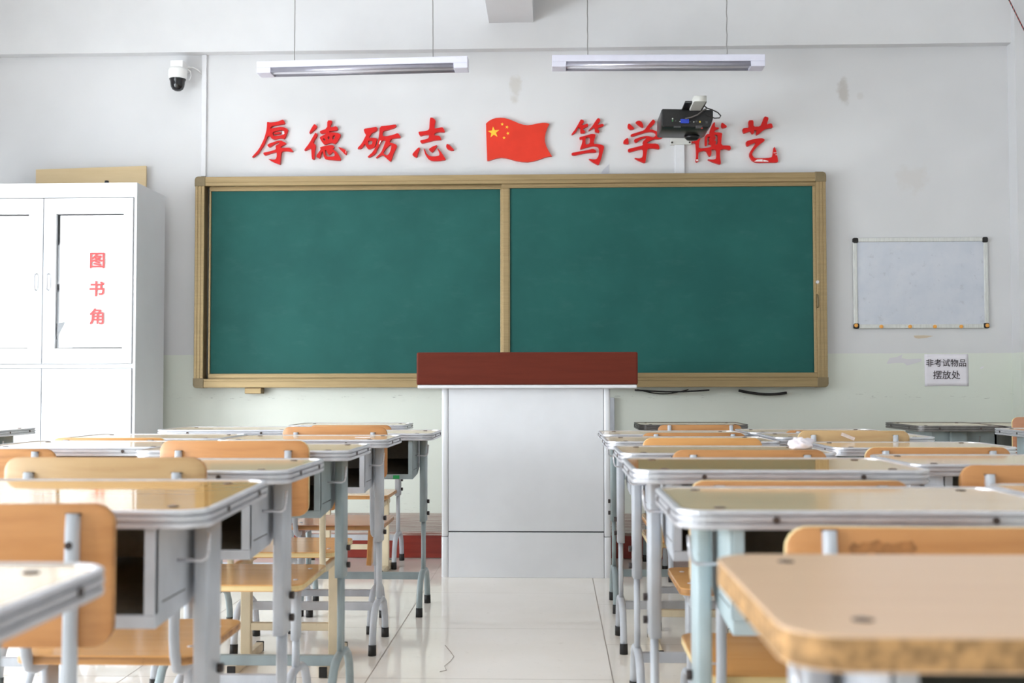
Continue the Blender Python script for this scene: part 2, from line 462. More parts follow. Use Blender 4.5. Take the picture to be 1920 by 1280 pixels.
# tan eraser box under the board, black cables beside the podium
e0, e1 = P(460, 726, y1 - .06), P(491, 738, y1 - .06)
tag(MB().box(e0.x, e1.x, y1 - .08, y1 - .001, e1.z, B.z - .001, bevel=.004).build('eraser_box', M['champagne']), 'small tan box under the chalkboard edge near the white cabinet', 'box')
cab = MB()
pts = []
for k in range(13):
    px = 1195 + k * 8; pts.append(P(px, 730 + 8 * math.sin(PI * k / 12) * (1 if k else 1), y1 - .02))
cab.tube(pts, .0035, n=6)
pts = [P(1190 + k * 10, 731 + 3.2 * math.sin(PI * k / 14), y1 - .05) for k in range(15)]; 
cab2 = MB().tube(pts, .005, n=6)
tag(cab.build('cable', M['rubber']), 'thin black cable drooping under the chalkboard beside the podium', 'cable')
tag(cab2.build('cable', M['rubber']), 'flat black cable lying tight along the chalkboard underside', 'cable')
pts = [P(1385 + k * 10, 732 + 7 * math.sin(PI * min(1, k / 9) * .8), y1 - .03) for k in range(10)]
tag(MB().tube(pts, .009, n=8).build('cable', M['rubber']), 'thick black cable end hanging under the chalkboard toward the whiteboard', 'cable')

# ------------------------------------------------------------------ red wall lettering and flag
M['red'] = mat('red_acrylic', (208, 32, 30), 0.4, var=0.06, scale=8, spec=.2)
M['flag'] = mat('flag_red', (222, 60, 42), 0.45, var=0.06, scale=8, spec=.2)
M['yellow'] = mat('star_yellow', (246, 196, 52), 0.4)
M['chipwhite'] = mat('bare_foam', (232, 226, 226), 0.7)
def outline_mesh(polys, depth):
    "filled outlines (first = outside, rest = holes) with thickness, lying in x-z, front at y = -depth"
    cu = bpy.data.curves.new('tmp', 'CURVE'); cu.dimensions = '2D'; cu.fill_mode = 'BOTH'
    cu.extrude = depth / 2
    for pl_ in polys:
        s = cu.splines.new('POLY'); s.points.add(len(pl_) - 1); s.use_cyclic_u = True
        for q, (x, z) in zip(s.points, pl_): q.co = (x, z, 0, 1)
    o = bpy.data.objects.new('tmp', cu); C.objects.link(o)
    bpy.context.view_layer.update()
    me = bpy.data.meshes.new_from_object(o.evaluated_get(bpy.context.evaluated_depsgraph_get()))
    bpy.data.objects.remove(o); bpy.data.curves.remove(cu)
    me.transform(Matrix.Translation((0, -depth / 2, 0)) @ Matrix.Rotation(PI / 2, 4, 'X'))
    return me
def chaikin(p, it=1):
    for _ in range(it):
        q = []
        for i in range(len(p)):
            a, b = p[i], p[(i + 1) % len(p)]
            q += [(a[0] * .8 + b[0] * .2, a[1] * .8 + b[1] * .2), (a[0] * .2 + b[0] * .8, a[1] * .2 + b[1] * .8)]
        p = q
    return p
LT = 0.024
def lettering(name, label, cat, org, sc, pieces, part='stroke', m='red', sm=1, chips=(), group=None):
    cs = [(org[0] + x / sc, org[1] + y / sc) for pc in pieces for x, y in pc[0]]
    px, py = sum(c[0] for c in cs) / len(cs), max(c[1] for c in cs)
    b = P(px, py, y1 - LT)
    root = thing(name, label, cat, (b.x, y1, b.z), group=group)
    def cv(poly, yy):
        out = []
        for x, y in poly:
            p = P(org[0] + x / sc, org[1] + y / sc, yy); out.append((p.x - b.x, p.z - b.z))
        return out
    for pc in pieces:
        me = outline_mesh([chaikin(cv(q, y1 - LT), sm) for q in pc], LT)
        me.name = part; me.materials.append(M[m])
        o = bpy.data.objects.new(part, me); C.objects.link(o); o.parent = root
    for ch in chips:
        me = outline_mesh([cv(ch, y1 - LT)], .0012); me.name = 'chipped_patch'; me.materials.append(M['chipwhite'])
        o = bpy.data.objects.new('chipped_patch', me); C.objects.link(o); o.parent = root; o.location.y = -LT
        o['label'] = 'pale patch where the red face has flaked off'
    return root
S9 = 9.6
lettering('wall_character', 'first red character cut-out above the chalkboard, next to the camera conduit', 'wall lettering', (460, 210), S9, [
    [[(390,175),(450,190),(570,175),(665,137),(685,140),(718,208),(600,230),(480,248),(432,300),(520,285),(655,260),(770,305),(745,380),(705,487),(640,465),(490,500),(415,400),(330,600),(262,690),(240,740),(130,822),(118,805),(235,680),(330,500),(375,350),(388,250)],
     [(485,355),(660,318),(705,345),(690,400),(650,415),(505,435)]],
    [[(515,372),(620,350),(635,378),(625,390),(520,404)]],
    [[(385,580),(620,503),(735,555),(715,580),(640,615),(632,645),(740,640),(810,640),(868,720),(745,700),(650,705),(635,800),(625,940),(600,938),(480,890),(400,835),(490,858),(545,850),(565,800),(565,715),(450,745),(350,780),(330,765),(318,730),(420,712),(555,672),(540,605),(620,560),(600,540),(520,575),(425,640)]]],
    chips=[[(668,345),(692,345),(705,385),(690,402),(665,395)]])
lettering('wall_character', 'second red character cut-out above the chalkboard, with two parallel slanted side strokes', 'wall lettering', (460, 210), S9, [
    [[(1243,203),(1300,265),(1165,387),(1148,375),(1175,310)]],
    [[(1262,368),(1303,405),(1215,548),(1260,580),(1265,620),(1245,720),(1243,845),(1220,855),(1195,840),(1185,640),(1075,695),(1053,685),(1150,560),(1240,400)]],
    [[(1475,150),(1555,150),(1560,185),(1530,235),(1530,275),(1645,250),(1670,325),(1510,345),(1500,360),(1650,370),(1727,405),(1625,580),(1545,545),(1425,592),(1370,530),(1330,450),(1450,390),(1455,372),(1360,393),(1330,345),(1470,295)],
     [(1395,470),(1430,480),(1445,510),(1410,510)], [(1480,440),(1512,435),(1512,490),(1485,490)], [(1570,425),(1617,410),(1600,490),(1563,490)]],
    [[(1335,635),(1460,600),(1575,592),(1603,630),(1570,665),(1590,680),(1650,720),(1715,830),(1715,865),(1690,870),(1440,850),(1410,800),(1395,710),(1380,700),(1340,830),(1320,830),(1265,795),(1360,670)],
     [(1425,690),(1455,680),(1490,760),(1520,770),(1580,705),(1610,760),(1600,800),(1450,800)]],
    [[(1660,625),(1720,640),(1825,690),(1818,755),(1800,772)]]],
    chips=[[(1808,690),(1816,695),(1812,740),(1806,738)]])
lettering('wall_character', 'third red character cut-out above the chalkboard, all in slanting linked strokes', 'wall lettering', (660, 210), S9, [
    [[(205,300),(330,285),(440,262),(455,290),(440,340),(360,370),(295,465),(350,460),(440,468),(455,485),(435,530),(410,630),(290,672),(250,610),(225,565),(185,640),(150,660),(88,658),(180,560),(262,395),(230,390)],
     [(285,515),(355,512),(368,525),(360,580),(290,590)]],
    [[(500,255),(630,245),(785,220),(797,240),(775,280),(640,320),(555,340),(545,430),(620,435),(735,410),(830,372),(885,460),(750,470),(695,490),(675,535),(680,548),(770,570),(815,605),(750,730),(700,885),(680,885),(620,830),(550,765),(440,830),(425,820),(520,730),(560,640),(612,505),(560,500),(520,530),(490,600),(440,690),(430,740),(310,820),(275,805),(380,710),(460,560),(490,400)],
     [(690,580),(712,600),(690,700),(655,765),(620,780),(555,740),(610,650)]]],
    chips=[[(505,512),(525,512),(500,580),(483,575)]])
lettering('wall_character', 'fourth red character cut-out above the chalkboard, just before the flag, dots at its foot', 'wall lettering', (660, 210), S9, [
    [[(1405,97),(1450,100),(1505,145),(1490,220),(1480,292),(1540,290),(1630,268),(1668,330),(1662,365),(1560,355),(1490,375),(1475,420),(1580,428),(1610,485),(1600,497),(1480,505),(1330,545),(1250,562),(1230,540),(1228,505),(1330,490),(1380,465),(1388,405),(1300,410),(1228,432),(1200,390),(1195,352),(1300,345),(1390,320),(1395,200)]],
    [[(1205,628),(1222,650),(1185,740),(1168,815),(1140,812),(1078,765),(1130,700)]],
    [[(1285,653),(1305,660),(1340,740),(1400,795),(1480,800),(1570,785),(1575,740),(1530,650),(1560,665),(1620,740),(1685,845),(1680,858),(1560,878),(1430,875),(1370,840),(1320,770)]],
    [[(1455,615),(1525,592),(1535,605),(1450,725),(1420,712),(1375,668)]],
    [[(1705,570),(1740,580),(1830,665),(1830,690),(1780,692),(1710,660),(1692,620)]]])
lettering('wall_character', 'fifth red character cut-out above the chalkboard, just after the flag', 'wall lettering', (1060, 210), S9, [
    [[(280,125),(335,155),(335,175),(290,235),(325,230),(400,205),(413,235),(400,260),(330,290),(310,310),(358,345),(358,375),(285,382),(268,370),(270,285),(235,270),(200,340),(165,385),(115,412),(108,400),(170,320),(235,210)]],
    [[(580,108),(610,112),(635,150),(570,235),(680,208),(695,245),(660,260),(595,280),(585,305),(618,345),(605,372),(545,362),(530,345),(530,280),(495,280),(435,333),(412,333),(480,260),(530,180)]],
    [[(250,450),(380,420),(470,390),(530,395),(548,415),(500,570),(600,575),(685,600),(700,630),(665,760),(635,870),(600,950),(580,945),(480,895),(408,835),(500,855),(565,845),(600,780),(610,680),(590,620),(500,610),(400,630),(270,670),(265,655),(300,560),(310,485),(260,495)],
     [(365,465),(385,450),(445,447),(440,570),(360,588)]],
    [[(110,735),(250,708),(400,685),(500,655),(560,700),(555,725),(400,730),(270,755),(165,780),(115,770)]]])
lettering('wall_character', 'sixth red character cut-out above the chalkboard, beside the lens side of the projector', 'wall lettering', (1060, 210), S9, [
    [[(1140,205),(1165,215),(1242,290),(1240,303),(1170,317),(1125,285),(1120,235)]],
    [[(1260,185),(1290,160),(1330,152),(1370,170),(1405,230),(1400,285),(1330,245)]],
    [[(1130,455),(1143,560),(1130,577),(1060,570),(1040,545),(1060,500)]],
    [[(1570,132),(1600,140),(1623,185),(1500,308),(1580,320),(1650,350),(1690,400),(1735,425),(1748,470),(1680,485),(1590,485),(1470,540),(1480,568),(1660,567),(1690,610),(1697,665),(1640,660),(1570,650),(1480,655),(1465,740),(1440,912),(1410,910),(1310,870),(1232,820),(1330,838),(1380,820),(1400,760),(1398,660),(1300,680),(1160,722),(1130,705),(1125,665),(1250,635),(1410,595),(1385,540),(1460,470),(1450,455),(1350,490),(1280,550),(1250,545),(1235,490),(1360,445),(1480,423),(1580,462),(1630,420),(1625,380),(1580,355),(1480,355),(1330,400),(1210,440),(1178,430),(1178,400),(1300,365),(1420,325),(1460,270)]]])
lettering('wall_character', 'seventh red character cut-out above the chalkboard, partly hidden behind the projector', 'wall lettering', (1280, 210), S9, [
    [[(142,465),(232,445),(235,290),(300,280),(312,420),(352,428),(300,520),(286,662),(520,628),(515,585),(462,570),(490,515),(462,490),(500,440),(440,455),(440,605),(400,605),(402,440),(430,400),(500,385),(480,360),(545,200),(585,175),(580,270),(640,275),(660,292),(575,330),(575,365),(690,368),(715,390),(700,450),(695,600),(820,600),(860,610),(870,660),(850,685),(760,660),(680,670),(670,780),(690,925),(670,942),(540,900),(435,845),(540,858),(600,840),(612,780),(605,670),(515,672),(520,740),(505,795),(470,790),(420,685),(285,715),(280,830),(290,880),(260,905),(230,880),(245,800),(240,640),(232,550),(150,555)],
     [(590,400),(635,420),(630,570),(585,590),(605,530),(575,510),(600,460),(575,430)]],
    [[(700,190),(725,195),(798,250),(790,275),(710,288),(695,240)]]],
    chips=[[(235,855),(275,850),(285,870),(250,885)], [(165,460),(225,455),(228,490),(190,530),(170,525),(200,490)]])
lettering('wall_character', 'eighth red character cut-out above the chalkboard, its lower hook chipped white', 'wall lettering', (1280, 210), S9, [
    [[(1190,148),(1265,145),(1278,170),(1275,262),(1395,260),(1440,170),(1470,85),(1490,78),(1555,100),(1510,225),(1580,200),(1610,215),(1628,280),(1560,285),(1470,310),(1350,412),(1320,405),(1340,325),(1285,322),(1290,370),(1265,395),(1240,380),(1225,335),(1110,382),(1090,365),(1078,310),(1095,290),(1195,280),(1185,200)]],
    [[(1140,525),(1260,490),(1380,470),(1440,470),(1478,495),(1470,520),(1380,585),(1280,690),(1245,760),(1290,830),(1400,835),(1590,820),(1620,790),(1640,640),(1655,622),(1690,710),(1720,880),(1710,905),(1560,905),(1330,910),(1250,870),(1200,790),(1210,720),(1330,540),(1250,565),(1170,618),(1145,590)]]],
    chips=[[(1285,890),(1340,855),(1435,850),(1440,893)], [(1450,893),(1450,858),(1545,880),(1540,893)], [(1635,730),(1695,730),(1695,738),(1635,738)], [(1670,765),(1700,765),(1702,773),(1672,773)]])
SF = 11.64
fl = lettering('national_flag', 'waving red flag plaque with yellow stars between the red characters', 'flag', (890, 210), SF, [
    [[(247,250),(300,200),(380,155),(470,128),(560,122),(650,130),(760,160),(870,205),(960,245),(1060,275),(1150,288),(1260,275),(1380,248),(1480,233),(1560,235),(1628,258),(1590,330),(1550,440),(1530,550),(1535,650),(1560,740),(1610,840),(1685,965),(1600,970),(1520,990),(1400,1035),(1280,1070),(1160,1088),(1040,1082),(900,1060),(780,1025),(680,1000),(580,992),(480,1003),(380,1035),(310,1058),(272,1058),(268,900),(258,650),(250,400)]]], part='flag_board', m='flag', sm=0)
def star(cx, cy, ro, rot):
    pts = []
    for k in range(10):
        r_ = ro if k % 2 == 0 else ro * .4; a = R(rot - 90 + 36 * k)
        p = P(890 + (cx + r_ * math.cos(a)) / SF, 210 + (cy + r_ * math.sin(a)) / SF, y1 - LT)
        pts.append((p.x - fl.location.x, p.z - fl.location.z))
    me = outline_mesh([pts], .0015); me.name = 'star'; me.materials.append(M['yellow'])
    o = bpy.data.objects.new('star', me); C.objects.link(o); o.parent = fl; o.location.y = -LT
star(413, 442, 130, -5)
for q in ((600, 267, 38, 5), (706, 330, 39, 15), (727, 465, 39, -20), (642, 563, 38, -2)): star(*q)
tag(MB().prism([(P(q[0], q[1], y1).x, P(q[0], q[1], y1).z) for q in ((1127, 325), (1131, 318), (1142, 308), (1142, 325))], .0, .001, M=Matrix.Translation((0, y1 - .001, 0)) @ Matrix.Rotation(PI / 2, 4, 'X')).build('pale_patch', mat('grey_paper', (196, 196, 204), .8)),
    'grey torn paper corner stuck on the wall above the chalkboard middle', 'paper scrap')

# ------------------------------------------------------------------ wall things at the whiteboard side
M['wb'] = None
t = NT('whiteboard_face'); v = t.coords(); n1 = t.noise(v, 6, 4, .65); n2 = t.noise(v, 22, 5, .7)
c = t.mix(t.smooth(n1, .3, .7), lin((196, 201, 212)), lin((206, 209, 218)))
c = t.mix(t.math('MULTIPLY', t.smooth(n2, .58, .72), .3), c, lin((150, 150, 158)))
t.l(c, t.b.inputs['Base Color']); t.b.inputs['Roughness'].default_value = .35; M['wb'] = t.m
yw = y1 - .018
A2, B2 = P(1599, 444, yw), P(1855, 616, yw); A2.z = (A2.z + P(1855, 446, yw).z) / 2; B2.z = (B2.z + P(1599, 615, yw).z) / 2
wbx, wbw, wbh = (A2.x + B2.x) / 2, B2.x - A2.x, A2.z - B2.z
wb = thing('whiteboard', 'smudged whiteboard with aluminium frame hanging on the front wall', 'whiteboard', (wbx, y1, B2.z))
MB().box(-wbw / 2 + .02, wbw / 2 - .02, -.012, -.001, .02, wbh - .02).build('writing_surface', M['wb'], wb)
fwb = .026
M['wbf'] = mat('whiteboard_frame', (214, 215, 212), .4, .3, var=.1, scale=20, stretch=(8, 1, 1))
for nm, a, b, c_, d in (('frame_rail', -wbw / 2 + .02, wbw / 2 - .02, 0, fwb), ('frame_rail', -wbw / 2 + .02, wbw / 2 - .02, wbh - fwb, wbh), ('frame_rail', -wbw / 2, -wbw / 2 + fwb, .02, wbh - .02), ('frame_rail', wbw / 2 - fwb, wbw / 2, .02, wbh - .02)):
    MB().box(a, b, -.018, -.001, c_, d, bevel=.004).build(nm, M['wbf'], wb)
for sx in (-1, 1):
    for z in (0, 1):
        cx, cz = sx * (wbw / 2 - .0165), (.0165 if z == 0 else wbh - .0165)
        pts, _ = rrect(.034, .034, .010, 4, cx, cz)
        MB().prism(pts, .001, .022, bevel=.002, M=Matrix.Rotation(PI / 2, 4, 'X')).build('corner_cap', M['rubber'], wb)
M['magnet'] = mat('orange_magnet', (238, 168, 78), .4, var=.1)
mlab = ['first round orange magnet on the whiteboard bottom rail, on the corner cap toward the chalkboard', 'second orange magnet along the whiteboard bottom rail from the chalkboard', 'third orange magnet along the whiteboard bottom rail from the chalkboard',
        'fourth orange magnet along the whiteboard bottom rail from the chalkboard', 'fifth orange magnet along the whiteboard bottom rail from the chalkboard', 'sixth round orange magnet on the whiteboard bottom rail, on the corner cap toward the pillar']
for lb, (px, py) in zip(mlab, ((1605, 610), (1652.5, 612), (1706.5, 612), (1753, 612), (1802.5, 612), (1851, 610))):
    p = P(px, py, y1 - .02); yo = .022 if px in (1605, 1851) else .018
    o = MB().lathe([(.0118, 0), (.0118, .004), (.0105, .006), (.004, .0068), (.0005, .007)], 18, M=Matrix.Rotation(PI / 2, 4, 'X')).build('magnet', M['magnet'])
    o.location = (p.x, y1 - yo, p.z); tag(o, lb, 'magnet', 'magnets on the whiteboard')
# notice
def text_mesh(body, size, m, thick=.0, bold=0.0):
    cu = bpy.data.curves.new('tmp', 'FONT'); cu.body = body; cu.size = size; cu.align_x = 'CENTER'; cu.align_y = 'CENTER'
    cu.extrude = thick / 2; cu.offset = bold
    o = bpy.data.objects.new('tmp', cu); C.objects.link(o); bpy.context.view_layer.update()
    me = bpy.data.meshes.new_from_object(o.evaluated_get(bpy.context.evaluated_depsgraph_get()))
    bpy.data.objects.remove(o); bpy.data.curves.remove(cu)
    xs = [v.co.x for v in me.vertices]; zs = [v.co.y for v in me.vertices]
    me.transform(Matrix.Rotation(PI / 2, 4, 'X') @ Matrix.Translation((-(min(xs) + max(xs)) / 2, -(min(zs) + max(zs)) / 2, 0)))
    me.materials.clear(); me.materials.append(m); return me, max(xs) - min(xs), max(zs) - min(zs)
M['paper'] = mat('white_paper', (236, 232, 240), .8, var=.03, scale=12, bump=.3)
M['ink'] = mat('black_ink', (58, 48, 54), .7)
n0, n1_ = P(1733, 664, y1), P(1816, 724, y1)
nw, nh = n1_.x - n0.x, n0.z - n1_.z
nt = thing('notice_sheet', 'white paper notice with black characters pasted below the whiteboard', 'notice', ((n0.x + n1_.x) / 2, y1, n1_.z))
b = MB(); gx, gz = 14, 8; V = []
rnd = random.Random(4)
bm = b.bm
for j in range(gz + 1):
    row = []
    for i in range(gx + 1):
        u, v_ = i / gx, j / gz
        d = .0012 + .0022 * (1 - v_) * abs(math.sin(u * 5 + .4)) + rnd.random() * .0006
        zz = v_ * nh + (0.004 * math.sin(u * 3.2) if j == 0 else 0)
        row.append(bm.verts.new(((u - .5) * nw, -d, zz)))
    V.append(row)
for j in range(gz):
    for i in range(gx): bm.faces.new((V[j][i], V[j][i + 1], V[j + 1][i + 1], V[j + 1][i])).smooth = True
sheet = b.build('sheet', M['paper'], nt)
sol = sheet.modifiers.new('thickness', 'SOLIDIFY'); sol.thickness = .0006
for body, cx, cy, wpx in (('非考试物品', 1773.5, 680, 75), ('摆放处', 1774.5, 702.5, 51)):
    me, w_, h__ = text_mesh(body, .1, M['ink'], .0008, .0006)
    p = P(cx, cy, y1); tw = P(cx + wpx / 2, cy, y1).x - P(cx - wpx / 2, cy, y1).x
    me.transform(Matrix.Scale(tw / w_, 4)); me.name = 'printed_line'
    o = bpy.data.objects.new('printed_line', me); C.objects.link(o); o.parent = nt; o.location = (p.x - nt.location.x, -.0046, p.z - nt.location.z)
def scrap(name, label, poly, m, cat='paper scrap'):
    q = [P(x, y, y1) for x, y in poly]
    o = MB().prism([(p.x, p.z) for p in q], .0003, .0011, M=Matrix.Translation((0, y1, 0)) @ Matrix.Rotation(PI / 2, 4, 'X')).build(name, m)
    return tag(o, label, cat)
scrap('pale_patch', 'torn white paper strip on the green wall beside the notice', [(1662, 681), (1668, 671), (1682, 669), (1692, 664), (1690, 671), (1700, 673), (1727, 672), (1728, 677), (1712, 682), (1700, 685), (1695, 680), (1680, 680), (1665, 682)], mat('torn_paper', (214, 212, 216), .8))
scrap('tape_mark', 'brownish tape mark on the wall under the whiteboard', [(1713, 629), (1732, 628.5), (1750, 629.5), (1738, 633), (1722, 634.5), (1715, 633)], mat('tape_brown', (206, 190, 168), .7), 'tape')
scrap('pale_patch', 'small pale paper fleck beyond the notice toward the pillar', [(1837, 690), (1845, 686), (1843, 689), (1839, 691)], M['paper'])

# ------------------------------------------------------------------ dome camera
M['camw'] = mat('camera_white', (232, 232, 232), .4)
M['domeblk'] = mat('dome_black', (18, 18, 22), .12, spec=.6)
p = P(333, 150, y1 - .12)
cc = thing('security_camera', 'white dome camera with black globe on the front wall above the cabinet', 'camera', (p.x, y1, P(333, 118, y1 - .1).z - .0))
zt0 = 0.0; q = lambda py: P(333, py, y1 - .12).z - cc.location.z
MB().box(-.035, .045, -.16, -.001, q(129), q(116), bevel=.004).build('wall_bracket', M['camw'], cc)
Mx = Matrix.Translation((0, -.12, 0))
MB().lathe([(.03, q(128)), (.055, q(129)), (.06, q(132)), (.06, q(142)), (.056, q(147)), (.05, q(149))], 32, M=Mx).build('housing', M['camw'], cc)
MB().lathe([(.052, q(147)), (.052, q(149)), (.046, q(153)), (.0445, q(158)), (.041, q(163)), (.033, q(167.5)), (.02, q(170)), (.004, q(171))], 32, M=Mx).build('dome', M['domeblk'], cc)
MB().tube([(.045, -.06, q(122)), (.075, -.05, q(121)), (.10, -.03, q(124)), (.122, -.012, q(131))], .004, n=8).build('cable', M['camw'], cc)
MB().tube([(.05, -.1, q(127)), (.075, -.1, q(132)), (.08, -.1, q(141)), (.07, -.1, q(149)), (.054, -.1, q(148))], .003, n=8).build('cable', M['camw'], cc)

# ------------------------------------------------------------------ hanging tube lights
M['lampbody'] = mat('lamp_white', (222, 222, 238), .35, var=.02)
M['lampinside'] = mat('lamp_reflector', (176, 174, 186), .3, .6, var=.05)
M['tube'] = mat('unlit_tube', (214, 212, 220), .3)
def lamp(label, l, r, yL, cordpx, cordname, clabels):
    p0, p1 = P(l[0], l[1], yL), P(r[0], r[1], yL)
    L = (p1 - p0).length; ang = math.atan2(p1.z - p0.z, p1.x - p0.x)
    o = thing('tube_light', label, 'ceiling light', p0)
    o.rotation_euler = (0, -ang, 0)
    # trough section seen from below: body on top, open reflector under it
    MB().box(0, L, -.055, .055, -.018, .022, bevel=.004).build('housing', M['lampbody'], o)
    rf = MB()
    for s_ in (-1, 1):
        rf.prism([(s_ * .052, -.018), (s_ * .022, -.018), (s_ * .05, -.048), (s_ * .055, -.048)], .08, L - .08, M=Matrix(((0, 0, 1, 0), (1, 0, 0, 0), (0, 1, 0, 0), (0, 0, 0, 1))))
    rf.build('reflector', M['lampinside'], o)
    MB().cyl((.06, 0, -.034), (L - .06, 0, -.034), .012).build('tube', M['tube'], o)
    for a in (0, L - .085): MB().box(a, a + .085, -.056, .056, -.05, -.017, bevel=.004).build('end_cap', M['lampbody'], o)
    for (cx, lb) in zip(cordpx, clabels):
        c0 = P(cx[0], cx[1], yL); top = Vector((P(cx[2], 10, yL).x, yL, H))
        n = 22; pts = [c0.lerp(top, k / n) + Vector((math.sin(k * 2.1) * .0018 * cx[3], 0, 0)) for k in range(n + 1)]
        tag(MB().tube(pts, .0028, n=6).build(cordname, M['cord']), lb, 'cord', 'suspension cords of the tube lights')
M['cord'] = mat('grey_chain', (150, 148, 146), .4, .6)
YL = 6.94
lamp('slim white tube light hanging over the chalkboard on the cabinet side', (485, 126), (878, 116), YL, [(552, 119, 553.5, .2), (812, 112, 811, .2)], 'hanging_cord',
     ['thin cord holding the cabinet-side tube light at its cabinet end', 'thin cord holding the cabinet-side tube light at its inner end'])
lamp('slim white tube light hanging over the chalkboard above the projector', (1035, 114), (1432, 113), YL, [(1102, 106, 1101, .6), (1363, 106, 1363, 1.0)], 'hanging_cord',
     ['knotted cord holding the tube light above the projector at its inner end', 'grey chain holding the tube light above the projector at its whiteboard end'])
# red-black cord in the upper corner
M['redcord'] = NT('red_black_cord').m
tt = M['redcord'].node_tree; wv = tt.nodes.new('ShaderNodeTexWave'); wv.inputs['Scale'].default_value = 30; cr = tt.nodes.new('ShaderNodeValToRGB')
cr.color_ramp.elements[0].color = lin((40, 34, 40)); cr.color_ramp.elements[1].color = lin((176, 70, 66)); cr.color_ramp.interpolation = 'CONSTANT'; cr.color_ramp.elements[1].position = .6
tcn = tt.nodes.new('ShaderNodeTexCoord'); tt.links.new(tcn.outputs['Object'], wv.inputs['Vector']); tt.links.new(wv.outputs['Fac'], cr.inputs['Fac']); tt.links.new(cr.outputs['Color'], tt.nodes['Principled BSDF'].inputs['Base Color'])
yq = y1 - .16
c0 = P(1892, 0, yq); c1 = P(1905, 26, yq); c2 = P(1920, 56, yq); d_ = (c0 - c1)
cpts = [c0 + d_ * ((H - c0.z) / d_.z) * 1.0, c0, c1, c2, P(1945, 95, yq), P(1990, 130, yq)]
tag(MB().tube(cpts, .004, n=8).build('twisted_cord', M['redcord']), 'twisted red and black cord in the upper corner by the pillar', 'cord')

# ------------------------------------------------------------------ projector
M['projblk'] = mat('projector_black', (22, 21, 23), .35, var=.1)
M['projgrey'] = mat('arm_grey', (206, 206, 202), .4)
yj = 6.72
pc = P(1287, 228, yj)
pj = thing('projector', 'black projector with cables hanging on a wall arm above the chalkboard', 'projector', (pc.x, yj, pc.z), rz=R(0))
def pq(px, py, Y=yj): p = P(px, py, Y); return (p.x - pc.x, p.z - pc.z)
tilt = Matrix.Rotation(R(1.5), 4, 'Y')
xl, zt_ = pq(1240, 205); xr, zb_ = pq(1337, 238)
pts = [(xl, zb_ + .008), (xl + .01, zb_), (xr - .03, zb_), (xr - .012, zb_ + .012), (xr, zb_ + .05), (xr, zt_ - .006), (xr - .008, zt_), (xl + .006, zt_), (xl, zt_ - .006)]
MB().prism(pts, -.30, 0, bevel=.006, M=tilt @ Matrix.Rotation(PI / 2, 4, 'X')).build('body', M['projblk'], pj)
pjb = [c for c in pj.children][0]
MB().lathe([(.045, 0), (.042, -.016), (.03, -.026), (.004, -.028)], 24, M=tilt @ Matrix.Translation((pq(1305, 0)[0], .235, zb_ + .002))).build('lens_bump', M['projblk'], pj)
cols = {'b': (40, 66, 180), 'y': (220, 190, 70), 'w': (200, 205, 200), 'g': (80, 150, 90), 'r': (200, 50, 40), 'k': (70, 70, 72)}
for k_ in cols: M['port_' + k_] = mat('port_' + k_, cols[k_], .4)
for (px, py, r_, k_, w) in ((1284, 227, .012, 'b', 2.0), (1261, 223, .0035, 'w', 1), (1261, 227, .0035, 'g', 1), (1267, 227, .003, 'k', 1), (1275, 228, .003, 'w', 1), (1294, 228, .003, 'k', 1), (1301, 228, .003, 'w', 1), (1306, 227, .005, 'k', 1), (1312.5, 227.5, .0045, 'y', 1), (1325, 228, .006, 'k', 1), (1270, 238, .004, 'k', 5), (1311, 237, .007, 'k', 2.6), (1316.5, 239, .003, 'r', 1.6)):
    x_, z_ = pq(px, py, yj - .005)
    MB().box(x_ - r_ * w, x_ + r_ * w, -.006, .01, z_ - r_, z_ + r_, bevel=.001, M=tilt).build('port', M['port_' + k_], pj)
# arm bracket is its own thing fixed to the wall, with a plate and a box beam
za = P(1314, 186, 6.6).z
ar = thing('wall_bracket', 'grey wall bracket and arm that carries the black projector', 'bracket', (P(1276, 250, y1).x, y1, P(1276, 272, y1).z))
lx = lambda px, Y: P(px, 250, Y).x - ar.location.x
lz = lambda py, Y: P(1276, py, Y).z - ar.location.z
MB().box(lx(1257, y1 - .02), lx(1296, y1 - .02), -.03, -.001, lz(271.5, y1 - .02), lz(228, y1), bevel=.004).build('wall_plate', M['projgrey'], ar)
for qx in (1260, 1293): MB().cyl((lx(qx, y1 - .03), -.03, lz(267, y1 - .03)), (lx(qx, y1 - .03), -.034, lz(267, y1 - .03)), .006).build('screw', M['bolt'], ar)
xa2 = lx(1313.5, 6.5); zz = P(1314, 179, 6.5).z - ar.location.z; zz2 = P(1314, 190, 6.5).z - ar.location.z
MB().prism([(lx(1270, y1) , -.02), (lx(1283, y1), -.02), (xa2 + .035, -(y1 - 6.5)), (xa2 - .035, -(y1 - 6.5))], zz2, zz, bevel=.003).build('arm', M['projgrey'], ar)
MB().cyl((xa2 - .01, -(y1 - 6.62), zz2 + .01), (xa2 - .01, -(y1 - 6.62), pc.z + zt_ - ar.location.z - .002), .02).build('swivel', M['projgrey'], ar)
MB().prism([(xa2 - .075, -(y1 - 6.58)), (xa2 + .045, -(y1 - 6.58)), (xa2 + .045, -(y1 - 6.8)), (xa2 - .075, -(y1 - 6.8))], pc.z + zt_ - ar.location.z + .001, pc.z + zt_ - ar.location.z + .014, bevel=.003).build('mount_plate', M['projblk'], ar)
cb_pts = []
for px, py, dy in ((1285, 222, -.01), (1296, 220, -.035), (1308, 215, -.05), (1318, 207, -.05), (1326, 203, -.03), (1320, 198, .0)):
    p = P(px, py, yj + dy); cb_pts.append((p.x - pc.x, dy, p.z - pc.z))
MB().tube(cb_pts, .004, n=8).build('cable', mat('cable_grey', (92, 86, 84), .5), pj)
cb_pts = []
